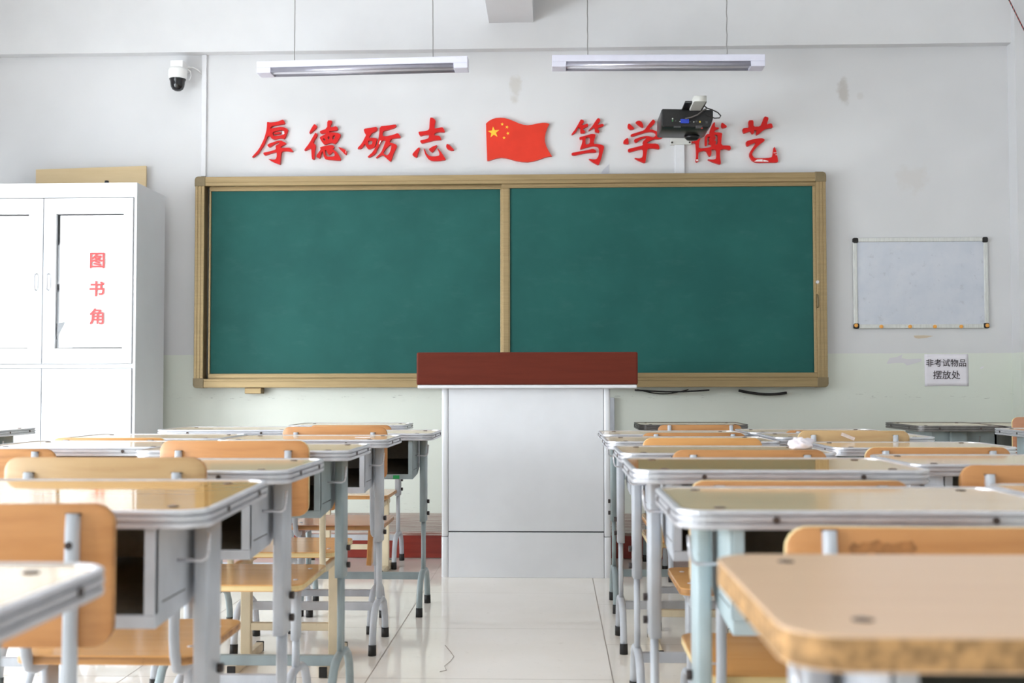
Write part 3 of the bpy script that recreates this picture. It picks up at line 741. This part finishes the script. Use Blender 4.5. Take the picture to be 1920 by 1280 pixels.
for px, py, dy in ((1324, 202, -.03), (1336, 206, -.03), (1346, 211, -.02), (1351.5, 217, -.01), (1349, 221, 0), (1340, 221.5, .01), (1328, 217, -.005), (1322, 212, -.012)):
    p = P(px, py, yj + dy); cb_pts.append((p.x - pc.x, dy, p.z - pc.z))
MB().tube(cb_pts, .0035, n=8).build('cable', M['rubber'], pj)

# ------------------------------------------------------------------ white cabinet
M['cabinet'] = mat('cabinet_white', (226, 228, 232), .35, var=.02, scale=4)
M['cabline'] = mat('cabinet_seam', (120, 124, 140), .6)
M['lining'] = mat('lining_paper', (250, 249, 250), .8, var=.03, scale=5)
M['vinyl'] = mat('red_vinyl', (226, 74, 74), .5)
t = NT('cabinet_glass')
tr = t.n('ShaderNodeBsdfTransparent'); tr.inputs['Color'].default_value = (1, 1, 1, 1); gls = t.n('ShaderNodeBsdfGlossy'); gls.inputs['Roughness'].default_value = .03
mx = t.n('ShaderNodeMixShader'); mx.inputs[0].default_value = .025
t.l(tr.outputs[0], mx.inputs[1]); t.l(gls.outputs[0], mx.inputs[2])
t.l(mx.outputs[0], t.t.nodes['Material Output'].inputs['Surface']); M['glass'] = t.m
yc0, yc1 = 6.80, 7.30
xr_ = P(255, 570, yc0).x
ztop = P(258, 342, yc0).z; HC = ztop - zp; WC = 1.08
cbn = thing('cabinet', 'white metal bookcase cabinet with red characters on its glass door', 'cabinet', (xr_ - WC / 2, yc0, zp))
hw = WC / 2; DC = yc1 - yc0
cz = lambda py: P(200, py, yc0).z - zp
cx_ = lambda px: P(px, 500, yc0).x - cbn.location.x
body = MB()
body.box(-hw, -hw + .018, 0, DC, 0, HC, bevel=.002).box(hw - .018, hw, 0, DC, 0, HC, bevel=.002)
body.box(-hw + .018, hw - .018, 0, DC, HC - .02, HC, bevel=.002).box(-hw + .018, hw - .018, DC - .015, DC, 0, HC - .02)
body.box(-hw + .018, hw - .018, .0, .02, cz(370), HC - .02).box(-hw + .018, hw - .018, 0, .02, 0, .07)
zmid = cz(686)
body.box(-hw + .018, hw - .018, 0.012, DC - .015, zmid - .012, zmid + .012).box(-hw + .018, hw - .018, .03, DC - .015, 0.05, .07)
body.build('body', M['cabinet'], cbn)
zsh = (zmid + cz(370)) / 2
MB().box(-hw + .02, hw - .02, .04, DC - .02, zsh - .008, zsh + .008).build('shelf', M['cabinet'], cbn)
xs_ = cx_(82)
def cdoor(a, b, glass, handle_side):
    z0, z1 = (zmid + .014, cz(371.5)) if glass else (.075, zmid - .014)
    f = MB()
    if glass:
        lw, tw = .075, .088
        ga, gb_, g0, g1 = (cx_(106), cx_(232), cz(653), cz(401)) if handle_side < 0 else (a + .06, b - .085, cz(653), cz(401))
        f.box(a, ga, -.012, .012, z0, z1, bevel=.002).box(gb_, b, -.012, .012, z0, z1, bevel=.002)
        f.box(ga, gb_, -.012, .012, z0, g0).box(ga, gb_, -.012, .012, g1, z1)
    else: f.box(a, b, -.012, .012, z0, z1, bevel=.002)
    d = f.build('door', M['cabinet'], cbn)
    if glass:
        MB().box(ga - .004, gb_ + .004, .002, .006, g0 - .004, g1 + .004).build('glass_pane', M['glass'], d)
    return d
gap = .0025
dr = cdoor(xs_ + gap, hw - .02, True, -1)
dl = cdoor(-hw + .02, xs_ - gap, True, 1)
lr = cdoor(xs_ + gap, hw - .02, False, -1); ll = cdoor(-hw + .02, xs_ - gap, False, 1)
def chandle(px, par):
    x = cx_(px); z0, z1 = cz(544), cz(513)
    MB().tube([(x, -.012, z0), (x, -.03, z0 + .004), (x, -.036, z0 + .02), (x, -.036, z1 - .02), (x, -.03, z1 - .004), (x, -.012, z1)], .0042, n=8).build('handle', M['alu'], par)
chandle(93, dr); chandle(70, dl)
for ch, py, hp in (('图', 488, 29), ('书', 541, 29), ('角', 593, 30)):
    me, w_, h__ = text_mesh(ch, .1, M['vinyl'])
    s_ = (cz(py - hp / 2) - cz(py + hp / 2)) / (h__ + .0035)
    tb = MB()
    for i_, (ax, az) in enumerate(((-1, -1), (1, -1), (-1, 1), (1, 1), (0, 0))):    # thick strokes
        b_ = bmesh.new(); b_.from_mesh(me); tb.merge(b_, Matrix.Scale(s_, 4) @ Matrix.Translation((ax * .0017, -i_ * .00015, az * .0017)))
    me = bpy.data.meshes.new('vinyl_character'); tb.bm.to_mesh(me); tb.bm.free(); me.materials.append(M['vinyl'])
    o = bpy.data.objects.new('vinyl_character', me); C.objects.link(o); o.parent = dr
    o.location = (cx_(182), .0008, cz(py)); o['label'] = 'red character stuck on the glass'
# papers lining the inside of the glass and the dark book edge
MB().box(cx_(111), cx_(236), .0085, .0095, cz(651), cz(403)).build('lining_sheet', M['lining'], cbn)
MB().box(-hw + .085, xs_ - .09, .0085, .0095, cz(651), cz(403)).build('lining_sheet', M['lining'], cbn)
MB().prism([(cx_(104), cz(640)), (cx_(104), cz(606)), (cx_(123), cz(603)), (cx_(112), cz(625))], -.0080, -.0066, M=Matrix.Rotation(PI / 2, 4, 'X')).build('dark_folder', mat('dark_folder', (36, 38, 46), .6), cbn)
# plywood board behind, round thing on top
p0, p1 = P(68, 318, 7.36), P(274, 311, 7.36)
M['plyboard'] = wood('pale_board', (214, 190, 150), (204, 178, 134), .6, 'x', .5)
zpl = zp
tag(MB().prism([(p0.x, zpl), (p1.x, zpl), (p1.x, p1.z), (p0.x, p0.z)], -7.375, -7.355, M=Matrix.Rotation(PI / 2, 4, 'X') @ Matrix.Scale(1, 4)).build('wooden_board', M['plyboard']),
    'pale wooden board standing upright behind the white cabinet', 'board')
pk = P(205, 338, 6.9)
tag(MB().lathe([(.012, 0), (.013, .01), (.012, .022), (.004, .024)], 14).build('round_knob', M['rubber'], loc=(pk.x, 6.86, ztop)), 'small dark round cap lying on top of the white cabinet', 'cap')

# ------------------------------------------------------------------ podium
M['podium'] = mat('podium_grey', (217, 218, 222), .4, var=.03, scale=5)
M['podline'] = mat('podium_seam', (70, 72, 76), .6)
M['redwood'] = wood('red_brown_lid', (98, 40, 27), (86, 33, 22), .55, 'x', .6)
M['redwood'].node_tree.nodes['Principled BSDF'].inputs['Specular IOR Level'].default_value = .15
yd = 5.82; dd = .55
xa_, xb_ = P(828, 900, yd).x, P(1145, 900, yd).x
pw = xb_ - xa_
pod = thing('podium', 'grey lectern cabinet with red-brown lid standing in front of the chalkboard', 'podium', ((xa_ + xb_) / 2, yd, 0))
kz = lambda py, Y=yd: P(985, py, Y).z
hx_ = pw / 2; zt_ = kz(728); z2 = kz(997)
pil = P(840.5, 900, yd).x - xa_
MB().box(-hx_ + pil + .001, hx_ - pil - .001, .004, dd, z2 + .003, zt_, bevel=.002).build('front_panel', M['podium'], pod)
MB().box(-hx_ + pil + .001, hx_ - pil - .001, .002, dd, 0.0, z2 - .003, bevel=.002).build('kick_panel', M['podium'], pod)
MB().box(-hx_ + pil, hx_ - pil, .012, dd - .01, .01, zt_ - .01).build('inner_box', M['podline'], pod)
z3 = kz(1006)
for s_ in (-1, 1):
    a, b = sorted((s_ * hx_, s_ * (hx_ - pil)))
    pts, _ = rrect(b - a, dd, .012, 5, (a + b) / 2, dd / 2)
    MB().prism(pts, z3 + .0015, zt_, bevel=.001).build('corner_post', M['podium'], pod)
    pts, _ = rrect(b - a + .002, dd, .012, 5, (a + b) / 2, dd / 2)
    MB().prism(pts, 0, z3 - .0015, bevel=.001).build('corner_foot', M['podium'], pod)
yl = yd - .05
la, lb_ = P(781, 690, yl).x - pod.location.x, P(1196, 690, yl).x - pod.location.x
zl0, zl1, zl2 = kz(728, yl), kz(721, yl), (kz(660, yl))
MB().box(la + .004, lb_ - .004, -.046, dd + .03, zl0, zl1, bevel=.006).build('counter', M['podium'], pod)
MB().box(la, lb_, -.05, dd + .04, zl1, zl2, bevel=.007).build('lid', M['redwood'], pod)

# ------------------------------------------------------------------ desks
DW, DD = 0.61, 0.43
SLANT = 0.036            # the rows run very slightly askew to the front wall
def make_desk(label, bare=False):
    root = thing('school_desk', label, 'desk', (0, 0, 0), 0, 'school desks')
    fm = M['frame_grey']
    if bare:
        pts, nor = rrect(DW, DD, .05)
        MB().prism(pts, .722, .75, bevel=.002, mi_side=1).build('tabletop', [M['top_pink'], M['chip']], root)
    else:
        pts, nor = rrect(DW - .012, DD - .012, .045)
        MB().prism(pts, .724, .7495).build('tabletop', M['top_birch'], root)
        pr_ = [(-.004, .7515), (.0025, .752), (.0055, .7505), (.006, .7462), (.0012, .7455), (.0012, .7425), (.006, .7418), (.006, .7358), (.0012, .735), (.0012, .732), (.006, .7312), (.0055, .7245), (.002, .7225), (-.004, .7235)]
        MB().ringprof(pts, nor, pr_).build('edge_band', M['alu'], root)
        for s_ in (-1, 1):
            for x in (-.16, .16): MB().cyl((x, s_ * DD / 2, .738), (x, s_ * (DD / 2 + .0022), .738), .0052, 10).build('rivet', M['rivet'], root)
            for y in (-.09, .11): MB().cyl((s_ * DW / 2, y, .738), (s_ * (DW / 2 + .0022), y, .738), .0052, 10).build('rivet', M['rivet'], root)
    for sx in (-1, 1):
        for sy in (-1, 1):
            MB().lathe([(.009, 0), (.009, .0012), (.006, .002), (.001, .0022)], 14).build('top_screw', M['rivet'], root, loc=(sx * .235, sy * .155, .7495))
    # book compartment: sheet steel box, open toward the sitter, floor rising to the back
    bm_ = MB(); xo, xi = .222, .204
    yf, yk = -.195, .12
    prof = [(yf, .565), (-.02, .575), (yk, .625), (yk, .722), (yf, .722)]
    YZ = Matrix(((0, 0, 1, 0), (1, 0, 0, 0), (0, 1, 0, 0), (0, 0, 0, 1)))
    for s_ in (-1, 1):
        a, b = sorted((s_ * xo, s_ * (xo - .003)))
        bm_.prism(prof, a, b, bevel=.0, M=YZ)
        a, b = sorted((s_ * xo, s_ * xi)); bm_.box(a, b, yf - .002, yf + .012, .5852, .722, bevel=.0015)
    bm_.prism([(yf, .565), (-.02, .575), (yk, .625), (yk, .628), (-.02, .578), (yf, .568)], -xo + .003, xo - .003, M=YZ)
    bm_.box(-xo + .003, xo - .003, yk - .003, yk - .0002, .6285, .722); bm_.box(-xo - .0004, xo + .0004, yf - .002, yf + .012, .5648, .585, bevel=.0015)
    comp = bm_.build('book_compartment', fm, root)
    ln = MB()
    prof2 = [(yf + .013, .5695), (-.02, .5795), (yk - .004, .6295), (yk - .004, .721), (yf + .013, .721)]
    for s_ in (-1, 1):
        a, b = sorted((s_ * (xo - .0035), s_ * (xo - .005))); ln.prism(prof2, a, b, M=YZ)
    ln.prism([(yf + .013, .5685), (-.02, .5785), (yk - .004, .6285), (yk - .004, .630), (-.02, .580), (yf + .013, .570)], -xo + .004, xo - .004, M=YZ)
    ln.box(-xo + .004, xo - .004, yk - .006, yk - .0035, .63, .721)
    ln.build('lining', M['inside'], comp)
    for s_ in (-1, 1):
        x = s_ * .245
        MB().tube([(x, 0, .375), (x, 0, .722)], .0135, .042, 20, power=6, up=Vector((0, 1, 0))).build('upper_post', fm, root)
        lp = MB(); lp.tube([(x, -.014, .155), (x, -.014, .40)], .008, .0135, 12, power=3, up=Vector((0, 1, 0))); lp.tube([(x, .014, .155), (x, .014, .40)], .008, .0135, 12, power=3, up=Vector((0, 1, 0)))
        lp.build('lower_post', fm, root)
        path = []
        for k in range(17):
            u = -1 + 2 * k / 16
            yy = .155 * math.copysign(1 - (1 - abs(u)) ** 1.7, u) if abs(u) > 0 else 0
            zz_ = .165 * (1 - abs(u) ** 4.2) + .01
            path.append((x, .155 * u if abs(u) < .999 else .157 * u, zz_))
        path = [(x, -.158, .012), (x, -.152, .06), (x, -.138, .105), (x, -.112, .139), (x, -.075, .157), (x, -.035, .164), (x, 0, .166), (x, .035, .164), (x, .075, .157), (x, .112, .139), (x, .138, .105), (x, .152, .06), (x, .158, .012)]
        ft = MB().tube(path, .011, .0125, 12, up=Vector((1, 0, 0))).build('foot', fm, root)
        for sy in (-1, 1):
            MB().cyl((x, sy * .1582, 0), (x, sy * .155, .036), .0145, 14, .014).build('rubber_cap', M['rubber'], ft)
        for zz_ in (.405, .455):
            MB().cyl((s_ * .254, .018, zz_), (s_ * .268, .018, zz_), .0085, 10).build('bolt', M['bolt'], root)
        MB().tube([(s_ * .222, -.09, .655), (s_ * .262, -.09, .655), (s_ * .27, -.09, .66), (s_ * .273, -.092, .672), (s_ * .275, -.094, .7)], .0032, n=8).build('bag_hook', M['alu'], root)
        MB().box(*sorted((s_ * .2215, s_ * .2225)), -.165, -.05, .60, .602).build('bracket_seam', M['bolt'], comp)
    MB().box(-.24, .24, -.009, .009, .128, .158, bevel=.002).build('crossbar', fm, root)
    return root
M['alu_dark'] = mat('tarnished_aluminium', (120, 116, 114), .4, .4, var=.2, scale=30)
DARK = {'grey_paint': M['frame_teal'], 'brushed_aluminium': M['alu_dark']}
GREY, TEAL, BLUE = {}, {'grey_paint': M['frame_teal']}, {'grey_paint': M['frame_blue']}
GOLD = {'birch_laminate': M['top_gold']}
desk0 = make_desk('')
bare0 = make_desk('', bare=True)
def desk(x, y, z, label, swap=None, rz=0.0, src=None, sx=1.0, tilt=0.0):
    src = src or desk0
    o = dup(src, (x, y + SLANT * x, 0), rz, swap)
    tag(o, label, 'desk', 'school desks')
    for ch in o.children:               # height setting of the telescoping posts
        if ch.name.split('.')[0] not in ('lower_post', 'foot', 'crossbar'): ch.location.z += z - .75
    if tilt:                            # loose top that slopes a little toward the sitter
        K = Matrix.Translation((0, 0, .75)) @ Matrix.Rotation(R(tilt), 4, 'X') @ Matrix.Translation((0, 0, -.75))
        for ch in o.children:
            if ch.name.split('.')[0] in ('tabletop', 'edge_band', 'rivet', 'top_screw'): ch.matrix_local = Matrix.Translation((0, 0, z - .75 + .004)) @ K @ Matrix.Translation((0, 0, .75 - z)) @ Matrix.LocRotScale(ch.location, ch.rotation_euler, ch.scale)
    if sx != 1: o.scale = (sx, 1, 1)
    return o
# beside the aisle, cabinet side
cs = 'on the cabinet side of the aisle'
desk(-.80, 5.01, .749, 'second aisle desk from the platform on the cabinet side, teal-grey, green tape under its compartment', TEAL)
desk(-1.075, 6.27, .742, 'pale desk directly in front of the platform on the cabinet side of the podium', GREY or None)
desk(-.885, 4.32, .755, 'third aisle desk from the platform on the cabinet side, grey, white patch on top', None)
desk(-.87, 3.47, .763, 'fourth aisle desk from the platform on the cabinet side, scuffed teal-grey frame', TEAL)
desk(-.858, 2.67, .765, 'fifth aisle desk from the platform on the cabinet side, blue-grey compartment', None)
desk(-.838, 2.03, .753, 'sixth aisle desk from the platform on the cabinet side, glossy golden top', dict(GOLD), tilt=2.0)
desk(-.774, 1.07, .75, 'seventh aisle desk from the platform on the cabinet side, cut by the photo edge', TEAL)
# beside the aisle, whiteboard side
desk(.711, 6.2, .745, 'dark-edged desk directly in front of the platform on the whiteboard side of the podium', DARK, sx=.92)
desk(.499, 5.06, .742, 'second aisle desk from the platform on the whiteboard side, touching the podium outline', TEAL)
desk(.487, 4.32, .747, 'third aisle desk from the platform on the whiteboard side, birch top', None)
desk(.488, 3.49, .753, 'fourth aisle desk from the platform on the whiteboard side, crumpled tissue on its corner', None)
desk(.464, 2.60, .769, 'fifth aisle desk from the platform on the whiteboard side, golden top', dict(GOLD))
desk(.487, 1.95, .755, 'sixth aisle desk from the platform on the whiteboard side, light blue frame', BLUE)
desk(.479, 1.085, .755, 'seventh aisle desk on the whiteboard side, bare chipboard edge without metal band', None, src=bare0)
# the next columns
desk(-1.42, 5.28, .755, 'desk beside the second aisle desk, in front of the white cabinet', None)
desk(-1.525, 4.52, .752, 'desk beside the third aisle desk, glossy top lit by the window, cabinet side', TEAL)
desk(-1.49, 3.85, .755, 'desk beside the fourth aisle desk, white window glare on its top, cabinet side', None)
desk(-2.80, 5.5, .745, 'lone desk near the windows, only its metal edge seen before the cabinet', TEAL)
desk(1.125, 5.17, .745, 'outer-column desk second from the platform on the whiteboard side', None)
desk(1.135, 4.64, .747, 'outer-column desk third from the platform on the whiteboard side', None)
desk(1.225, 4.08, .737, 'outer-column desk fourth from the platform on the whiteboard side, beside the tissue', TEAL)
desk(1.17, 3.05, .75, 'outer-column desk fifth from the platform on the whiteboard side, pale frame', None)
desk(1.13, 2.06, .75, 'outer-column desk sixth from the platform on the whiteboard side', None)
# by the pillar, turned sideways
desk(1.995, 6.06, .745, 'grey-blue desk turned sideways below the notice, its panel facing the aisle', DARK, rz=R(90))
desk(2.43, 6.06, .742, 'second sideways desk below the notice, next to the wall pillar', DARK, rz=R(90))
desk(2.335, 5.245, .745, 'light blue desk at the wall beside the sideways desks', BLUE)

# ------------------------------------------------------------------ chairs
def make_chair(label, sled=False):
    root = thing('school_chair', label, 'chair', (0, 0, 0), 0, 'school chairs')
    fm = M['frame_cream'] if sled else M['frame_grey']
    PO = 0.0 if sled else -.09
    # plywood back, cut into columns so that the board can curve
    n = 26
    mb = MB()
    def halfh(x):
        ax = abs(x); w, h, r = .205, .1025, .03
        if ax <= w - r: return h
        return h - r + math.sqrt(max(0, r * r - (ax - (w - r)) ** 2))
    xs = [-.205 * math.cos(PI * k / n) for k in range(n + 1)]
    th = .006; bmx = mb.bm; cols_ = []
    for x in xs:
        hh = halfh(x); yc = -.2 + .35 * x * x
        cols_.append([bmx.verts.new((x, yc - th, .68 - hh)), bmx.verts.new((x, yc - th, .68 + hh)), bmx.verts.new((x, yc + th, .68 + hh)), bmx.verts.new((x, yc + th, .68 - hh))])
    for a, b in zip(cols_, cols_[1:]):
        for k in range(4):
            f = bmx.faces.new((a[k], a[(k + 1) % 4], b[(k + 1) % 4], b[k])); f.material_index = 0 if k in (0, 2) else 1; f.smooth = True
    for c_ in (cols_[0][::-1], cols_[-1]):
        f = bmx.faces.new(c_); f.material_index = 1
    bmesh.ops.recalc_face_normals(bmx, faces=list(bmx.faces))
    o = mb.build('backrest', [M['chair'], M['ply_edge']], root)
    mod = o.modifiers.new('bevel', 'BEVEL'); mod.width = .0022; mod.segments = 2; mod.limit_method = 'ANGLE'; mod.angle_limit = R(50)
    pts, _ = rrect(.37, .38, .035, 6)
    MB().prism(pts, .385, .404, bevel=.003, mi_side=1).build('seat', [M['seat'], M['ply_edge']], root)
    for sx in (-1, 1):
        x = sx * .15
        if sled:
            path = [(x, -.205, .72), (x, -.207, .6), (x, -.207, .40), (x, -.2, .372), (x, -.18, .366), (x, .1, .366)]
            MB().tube(path, .0125, .009, 12, up=Vector((1, 0, 0)), power=5).build('back_post', fm, root)
            MB().box(x - .0175, x + .0175, -.015, .015, .02, .372, bevel=.003).build('leg', fm, root)
            ft = MB().box(x - .0125, x + .0125, -.185, .185, .003, .034, bevel=.003).build('sled_foot', fm, root)
            for sy in (-1, 1): MB().box(x - .0135, x + .0135, *sorted((sy * .184, sy * .192)), .001, .036, bevel=.002).build('end_cap', M['rubber'], ft)
        else:
            path = [(x, -.2, .762), (x, -.203, .74), (x, -.208, .6), (x, -.208, .44), (x, -.203, .405), (x, -.188, .376), (x, -.16, .367), (x, .1, .366)]
            MB().tube(path, .0135, .009, 12, up=Vector((1, 0, 0)), power=3).build('back_post', fm, root)
            MB().tube([(x, PO, .24), (x, PO, .376)], .011, .03, 16, power=4, up=Vector((0, 1, 0))).build('leg', fm, root)
            MB().tube([(x, PO, .15), (x, PO, .26)], .008, .022, 14, power=4, up=Vector((0, 1, 0))).build('lower_leg', fm, root)
            path = [(x, -.163, .012), (x, -.157, .055), (x, -.143, .095), (x, -.117, .128), (x, -.08, .147), (x, -.035, .154), (x, 0, .156), (x, .035, .154), (x, .08, .147), (x, .117, .128), (x, .143, .095), (x, .157, .055), (x, .163, .012)]
            path = [(a, b + PO, c_) for a, b, c_ in path]
            ft = MB().tube(path, .011, .0125, 12, up=Vector((1, 0, 0))).build('foot', fm, root)
            for sy in (-1, 1): MB().cyl((x, PO + sy * .1632, 0), (x, PO + sy * .16, .03), .0145, 12).build('rubber_cap', M['rubber'], ft)
        MB().box(x - .0105, x + .0105, -.206, -.194, .7615 if not sled else .7195, .7632 if not sled else .7212).build('tube_shade_cap', M['bolt'], root)  # dark cap on the closed post, stands for shade in a hollow tube
        for zz_ in (.635, .725):
            MB().cyl((x, -.2165 if not sled else -.2155, zz_), (x, -.2195, zz_), .0055, 10).build('bolt', M['bolt'], root)
        for yy in (-.1, .1):
            MB().lathe([(.007, 0), (.0065, .001), (.001, .0015)], 12).build('seat_screw', M['alu'], root, loc=(sx * .15, yy, .404))
    MB().box(-.15, .15, PO - .012, PO + .012, .115, .14, bevel=.002).build('crossbar', fm, root)
    return root
chair0 = make_chair('')
sled0 = make_chair('', sled=True)
M['chair_pale'] = wood('pale_chair_ply', (198, 164, 118), (178, 140, 94), .36, 'x', .7, worn=.25)
PALE = {'chair_ply': M['chair_pale'], 'pale_ply_edge': M['ply_edge_dark']}
WORN = {'chair_ply': M['chair_dark'], 'pale_ply_edge': M['ply_edge_dark']}
GOLDC = {'chair_ply': M['chair_gold']}
REDS = {'seat_laminate': M['seat_red'], 'pale_ply_edge': M['ply_edge_dark']}
def chair(xc, yback, ztop_, label, swap=None, src=None, rz=0.0):
    src = src or chair0
    o = dup(src, (xc, yback + .2 + SLANT * xc, 0), rz, swap)
    tag(o, label, 'chair', 'school chairs')
    dz = ztop_ - .7825
    for ch in o.children:
        nm = ch.name.split('.')[0]
        if nm in ('backrest', 'bolt'): ch.location.z += dz
        if nm in ('back_post', 'tube_shade_cap'): ch.location.z += dz * .4
    return o
chair(-1.01, 5.82, .752, 'wooden chair of the desk at the platform, cabinet side, only its worn back top showing', WORN, sled0)
chair(-.854, 4.57, .786, 'wooden chair at the second aisle desk from the platform, cabinet side, reddish seat', dict(REDS))
chair(-.90, 3.83, .745, 'cream-framed chair at the third aisle desk from the platform, cabinet side, golden seat', None, sled0)
chair(-.872, 3.2, .795, 'wooden chair at the fourth aisle desk from the platform, cabinet side, chipped seat edge', None)
chair(-.904, 2.36, .80, 'pale wooden chair at the fifth aisle desk from the platform, cabinet side', PALE)
chair(-.840, 1.70, .773, 'orange-brown chair at the sixth aisle desk from the platform, cabinet side, back post bare', {'pale_ply_edge': M['ply_edge_dark']})
chair(-1.568, 4.14, .763, 'golden chair back before the white cabinet, one column away from the aisle', GOLDC)
chair(-1.65, 3.41, .762, 'worn chair back cut by the photo edge, one column away from the aisle', WORN)
chair(.711, 5.74, .754, 'worn chair at the dark-edged desk in front of the platform, whiteboard side', WORN)
chair(.549, 4.62, .759, 'chair at the second aisle desk from the platform, whiteboard side, thin worn top edge showing', WORN)
chair(.51, 4.05, .763, 'cream-framed chair at the third aisle desk from the platform, whiteboard side, golden back', GOLDC, sled0)
chair(.518, 3.12, .772, 'scratched wooden chair at the fourth aisle desk from the platform, whiteboard side', WORN)
chair(.457, 2.19, .765, 'wooden chair at the fifth aisle desk from the platform, whiteboard side, pale chipped back edge', None)
sc = chair(.509, 1.54, .756, 'stained orange chair at the sixth aisle desk from the platform, whiteboard side', None)
# brown smear on the back of that chair
sm_ = MB(); rows = []
rn = random.Random(8)
for i in range(15):
    x = -.125 + .0062 * i; zc_ = .725 - .0022 * math.sin(i * .9); h2 = .006 + rn.uniform(0, .004) - (.006 if i in (0, 14) else 0)
    yy = -.2 + .35 * x * x - .0064
    rows.append([sm_.bm.verts.new((x, yy, zc_ - h2)), sm_.bm.verts.new((x, yy, zc_ + h2))])
for a, b in zip(rows, rows[1:]): sm_.bm.faces.new((a[0], b[0], b[1], a[1]))
so = sm_.build('dirt_smear', mat('brown_smear', (166, 112, 64), .5, var=.3, scale=60), sc); so['label'] = 'brown smear'; so.location.z = .004
chair(1.165, 4.895, .757, 'outer-column chair second from the platform, whiteboard side, only its top edge showing', WORN)
chair(1.108, 4.35, .776, 'outer-column chair third from the platform, whiteboard side, white sticker on its back', {'chair_ply': M['chair_pale']})
chair(1.09, 3.34, .767, 'outer-column chair fourth from the platform, whiteboard side, dark orange back', {'pale_ply_edge': M['ply_edge']})
chair(1.03, 2.38, .78, 'outer-column chair fifth from the platform, whiteboard side, thick dark back post', {'pale_ply_edge': M['ply_edge_dark']})
chair(2.425, 5.32, .79, 'chair with square orange back by the wall pillar, behind the light blue desk', {'chair_ply': M['seat_red']}, rz=PI)

# ------------------------------------------------------------------ small loose things
rnd = random.Random(3)
bm = bmesh.new(); bmesh.ops.create_icosphere(bm, subdivisions=3, radius=1)
for v in bm.verts:
    k = 1 + .35 * math.sin(v.co.x * 6 + v.co.z * 5) * math.cos(v.co.y * 7) + rnd.uniform(-.12, .12)
    v.co = Vector((v.co.x * .034 * k, v.co.y * .022 * k, max(-.012, v.co.z * .02 * k)))
for f in bm.faces: f.smooth = True
tb = MB(); tb.merge(bm)
tag(tb.build('tissue', mat('tissue_white', (238, 232, 240), .8), loc=(.735, 3.546, .766)), 'crumpled white tissue lying on the corner of a desk, whiteboard side', 'tissue')
p = P(678, 817, 4.28)
tag(MB().box(-.028, .028, -.012, .012, 0, .0015).build('pale_patch', M['paper'], loc=(-.69, 4.225, .7575)), 'small white patch on the third aisle desk, cabinet side', 'paper scrap')  # thin patch for a small white mark, not known to be paper
p0 = P(735, 877, 4.8)
tag(MB().box(-.013, .013, -.0008, 0, -.007, .007).build('green_tape', mat('green_tape', (24, 150, 76), .5), loc=(-.645, 4.812 - .79 * SLANT, .573)), 'bit of bright green tape under the front lip of a desk compartment', 'tape')
p0 = P(1589, 818, 4.34)
stk = MB().box(-.026, .026, -.0008, 0, -.006, .006).build('sticker', mat('sticker_white', (232, 214, 206), .6, var=.2, scale=60), loc=(1.083, 4.3437 + 1.108 * SLANT, .755))
stk.rotation_euler = (0, R(22), 0); tag(stk, 'slanted white sticker on the back of an outer-column chair', 'sticker')
sl = MB().box(-.01, .01, -.03, .03, -.074, .074, bevel=.002).build('wood_strip', M['chair_gold'], loc=(-.738, 4.72, .303))
sl.rotation_euler = (R(6), R(4), 0); tag(sl, 'loose wooden slat hanging below a chair seat beside the aisle', 'slat')
hair = [Vector((-.40, 4.3, .0015)), Vector((-.372, 4.2, .0015)), Vector((-.352, 4.12, .0015)), Vector((-.358, 4.05, .0015)), Vector((-.372, 3.98, .0015)), Vector((-.36, 3.92, .0015)), Vector((-.38, 3.9, .0015))]
tag(MB().tube(hair, .0007, n=5).build('thread', mat('thread_brown', (120, 104, 90), .7)), 'thin dark thread lying on the aisle floor tiles', 'thread')
for src in (desk0, bare0, chair0, sled0):
    for ch in list(src.children_recursive): bpy.data.objects.remove(ch)
    bpy.data.objects.remove(src)
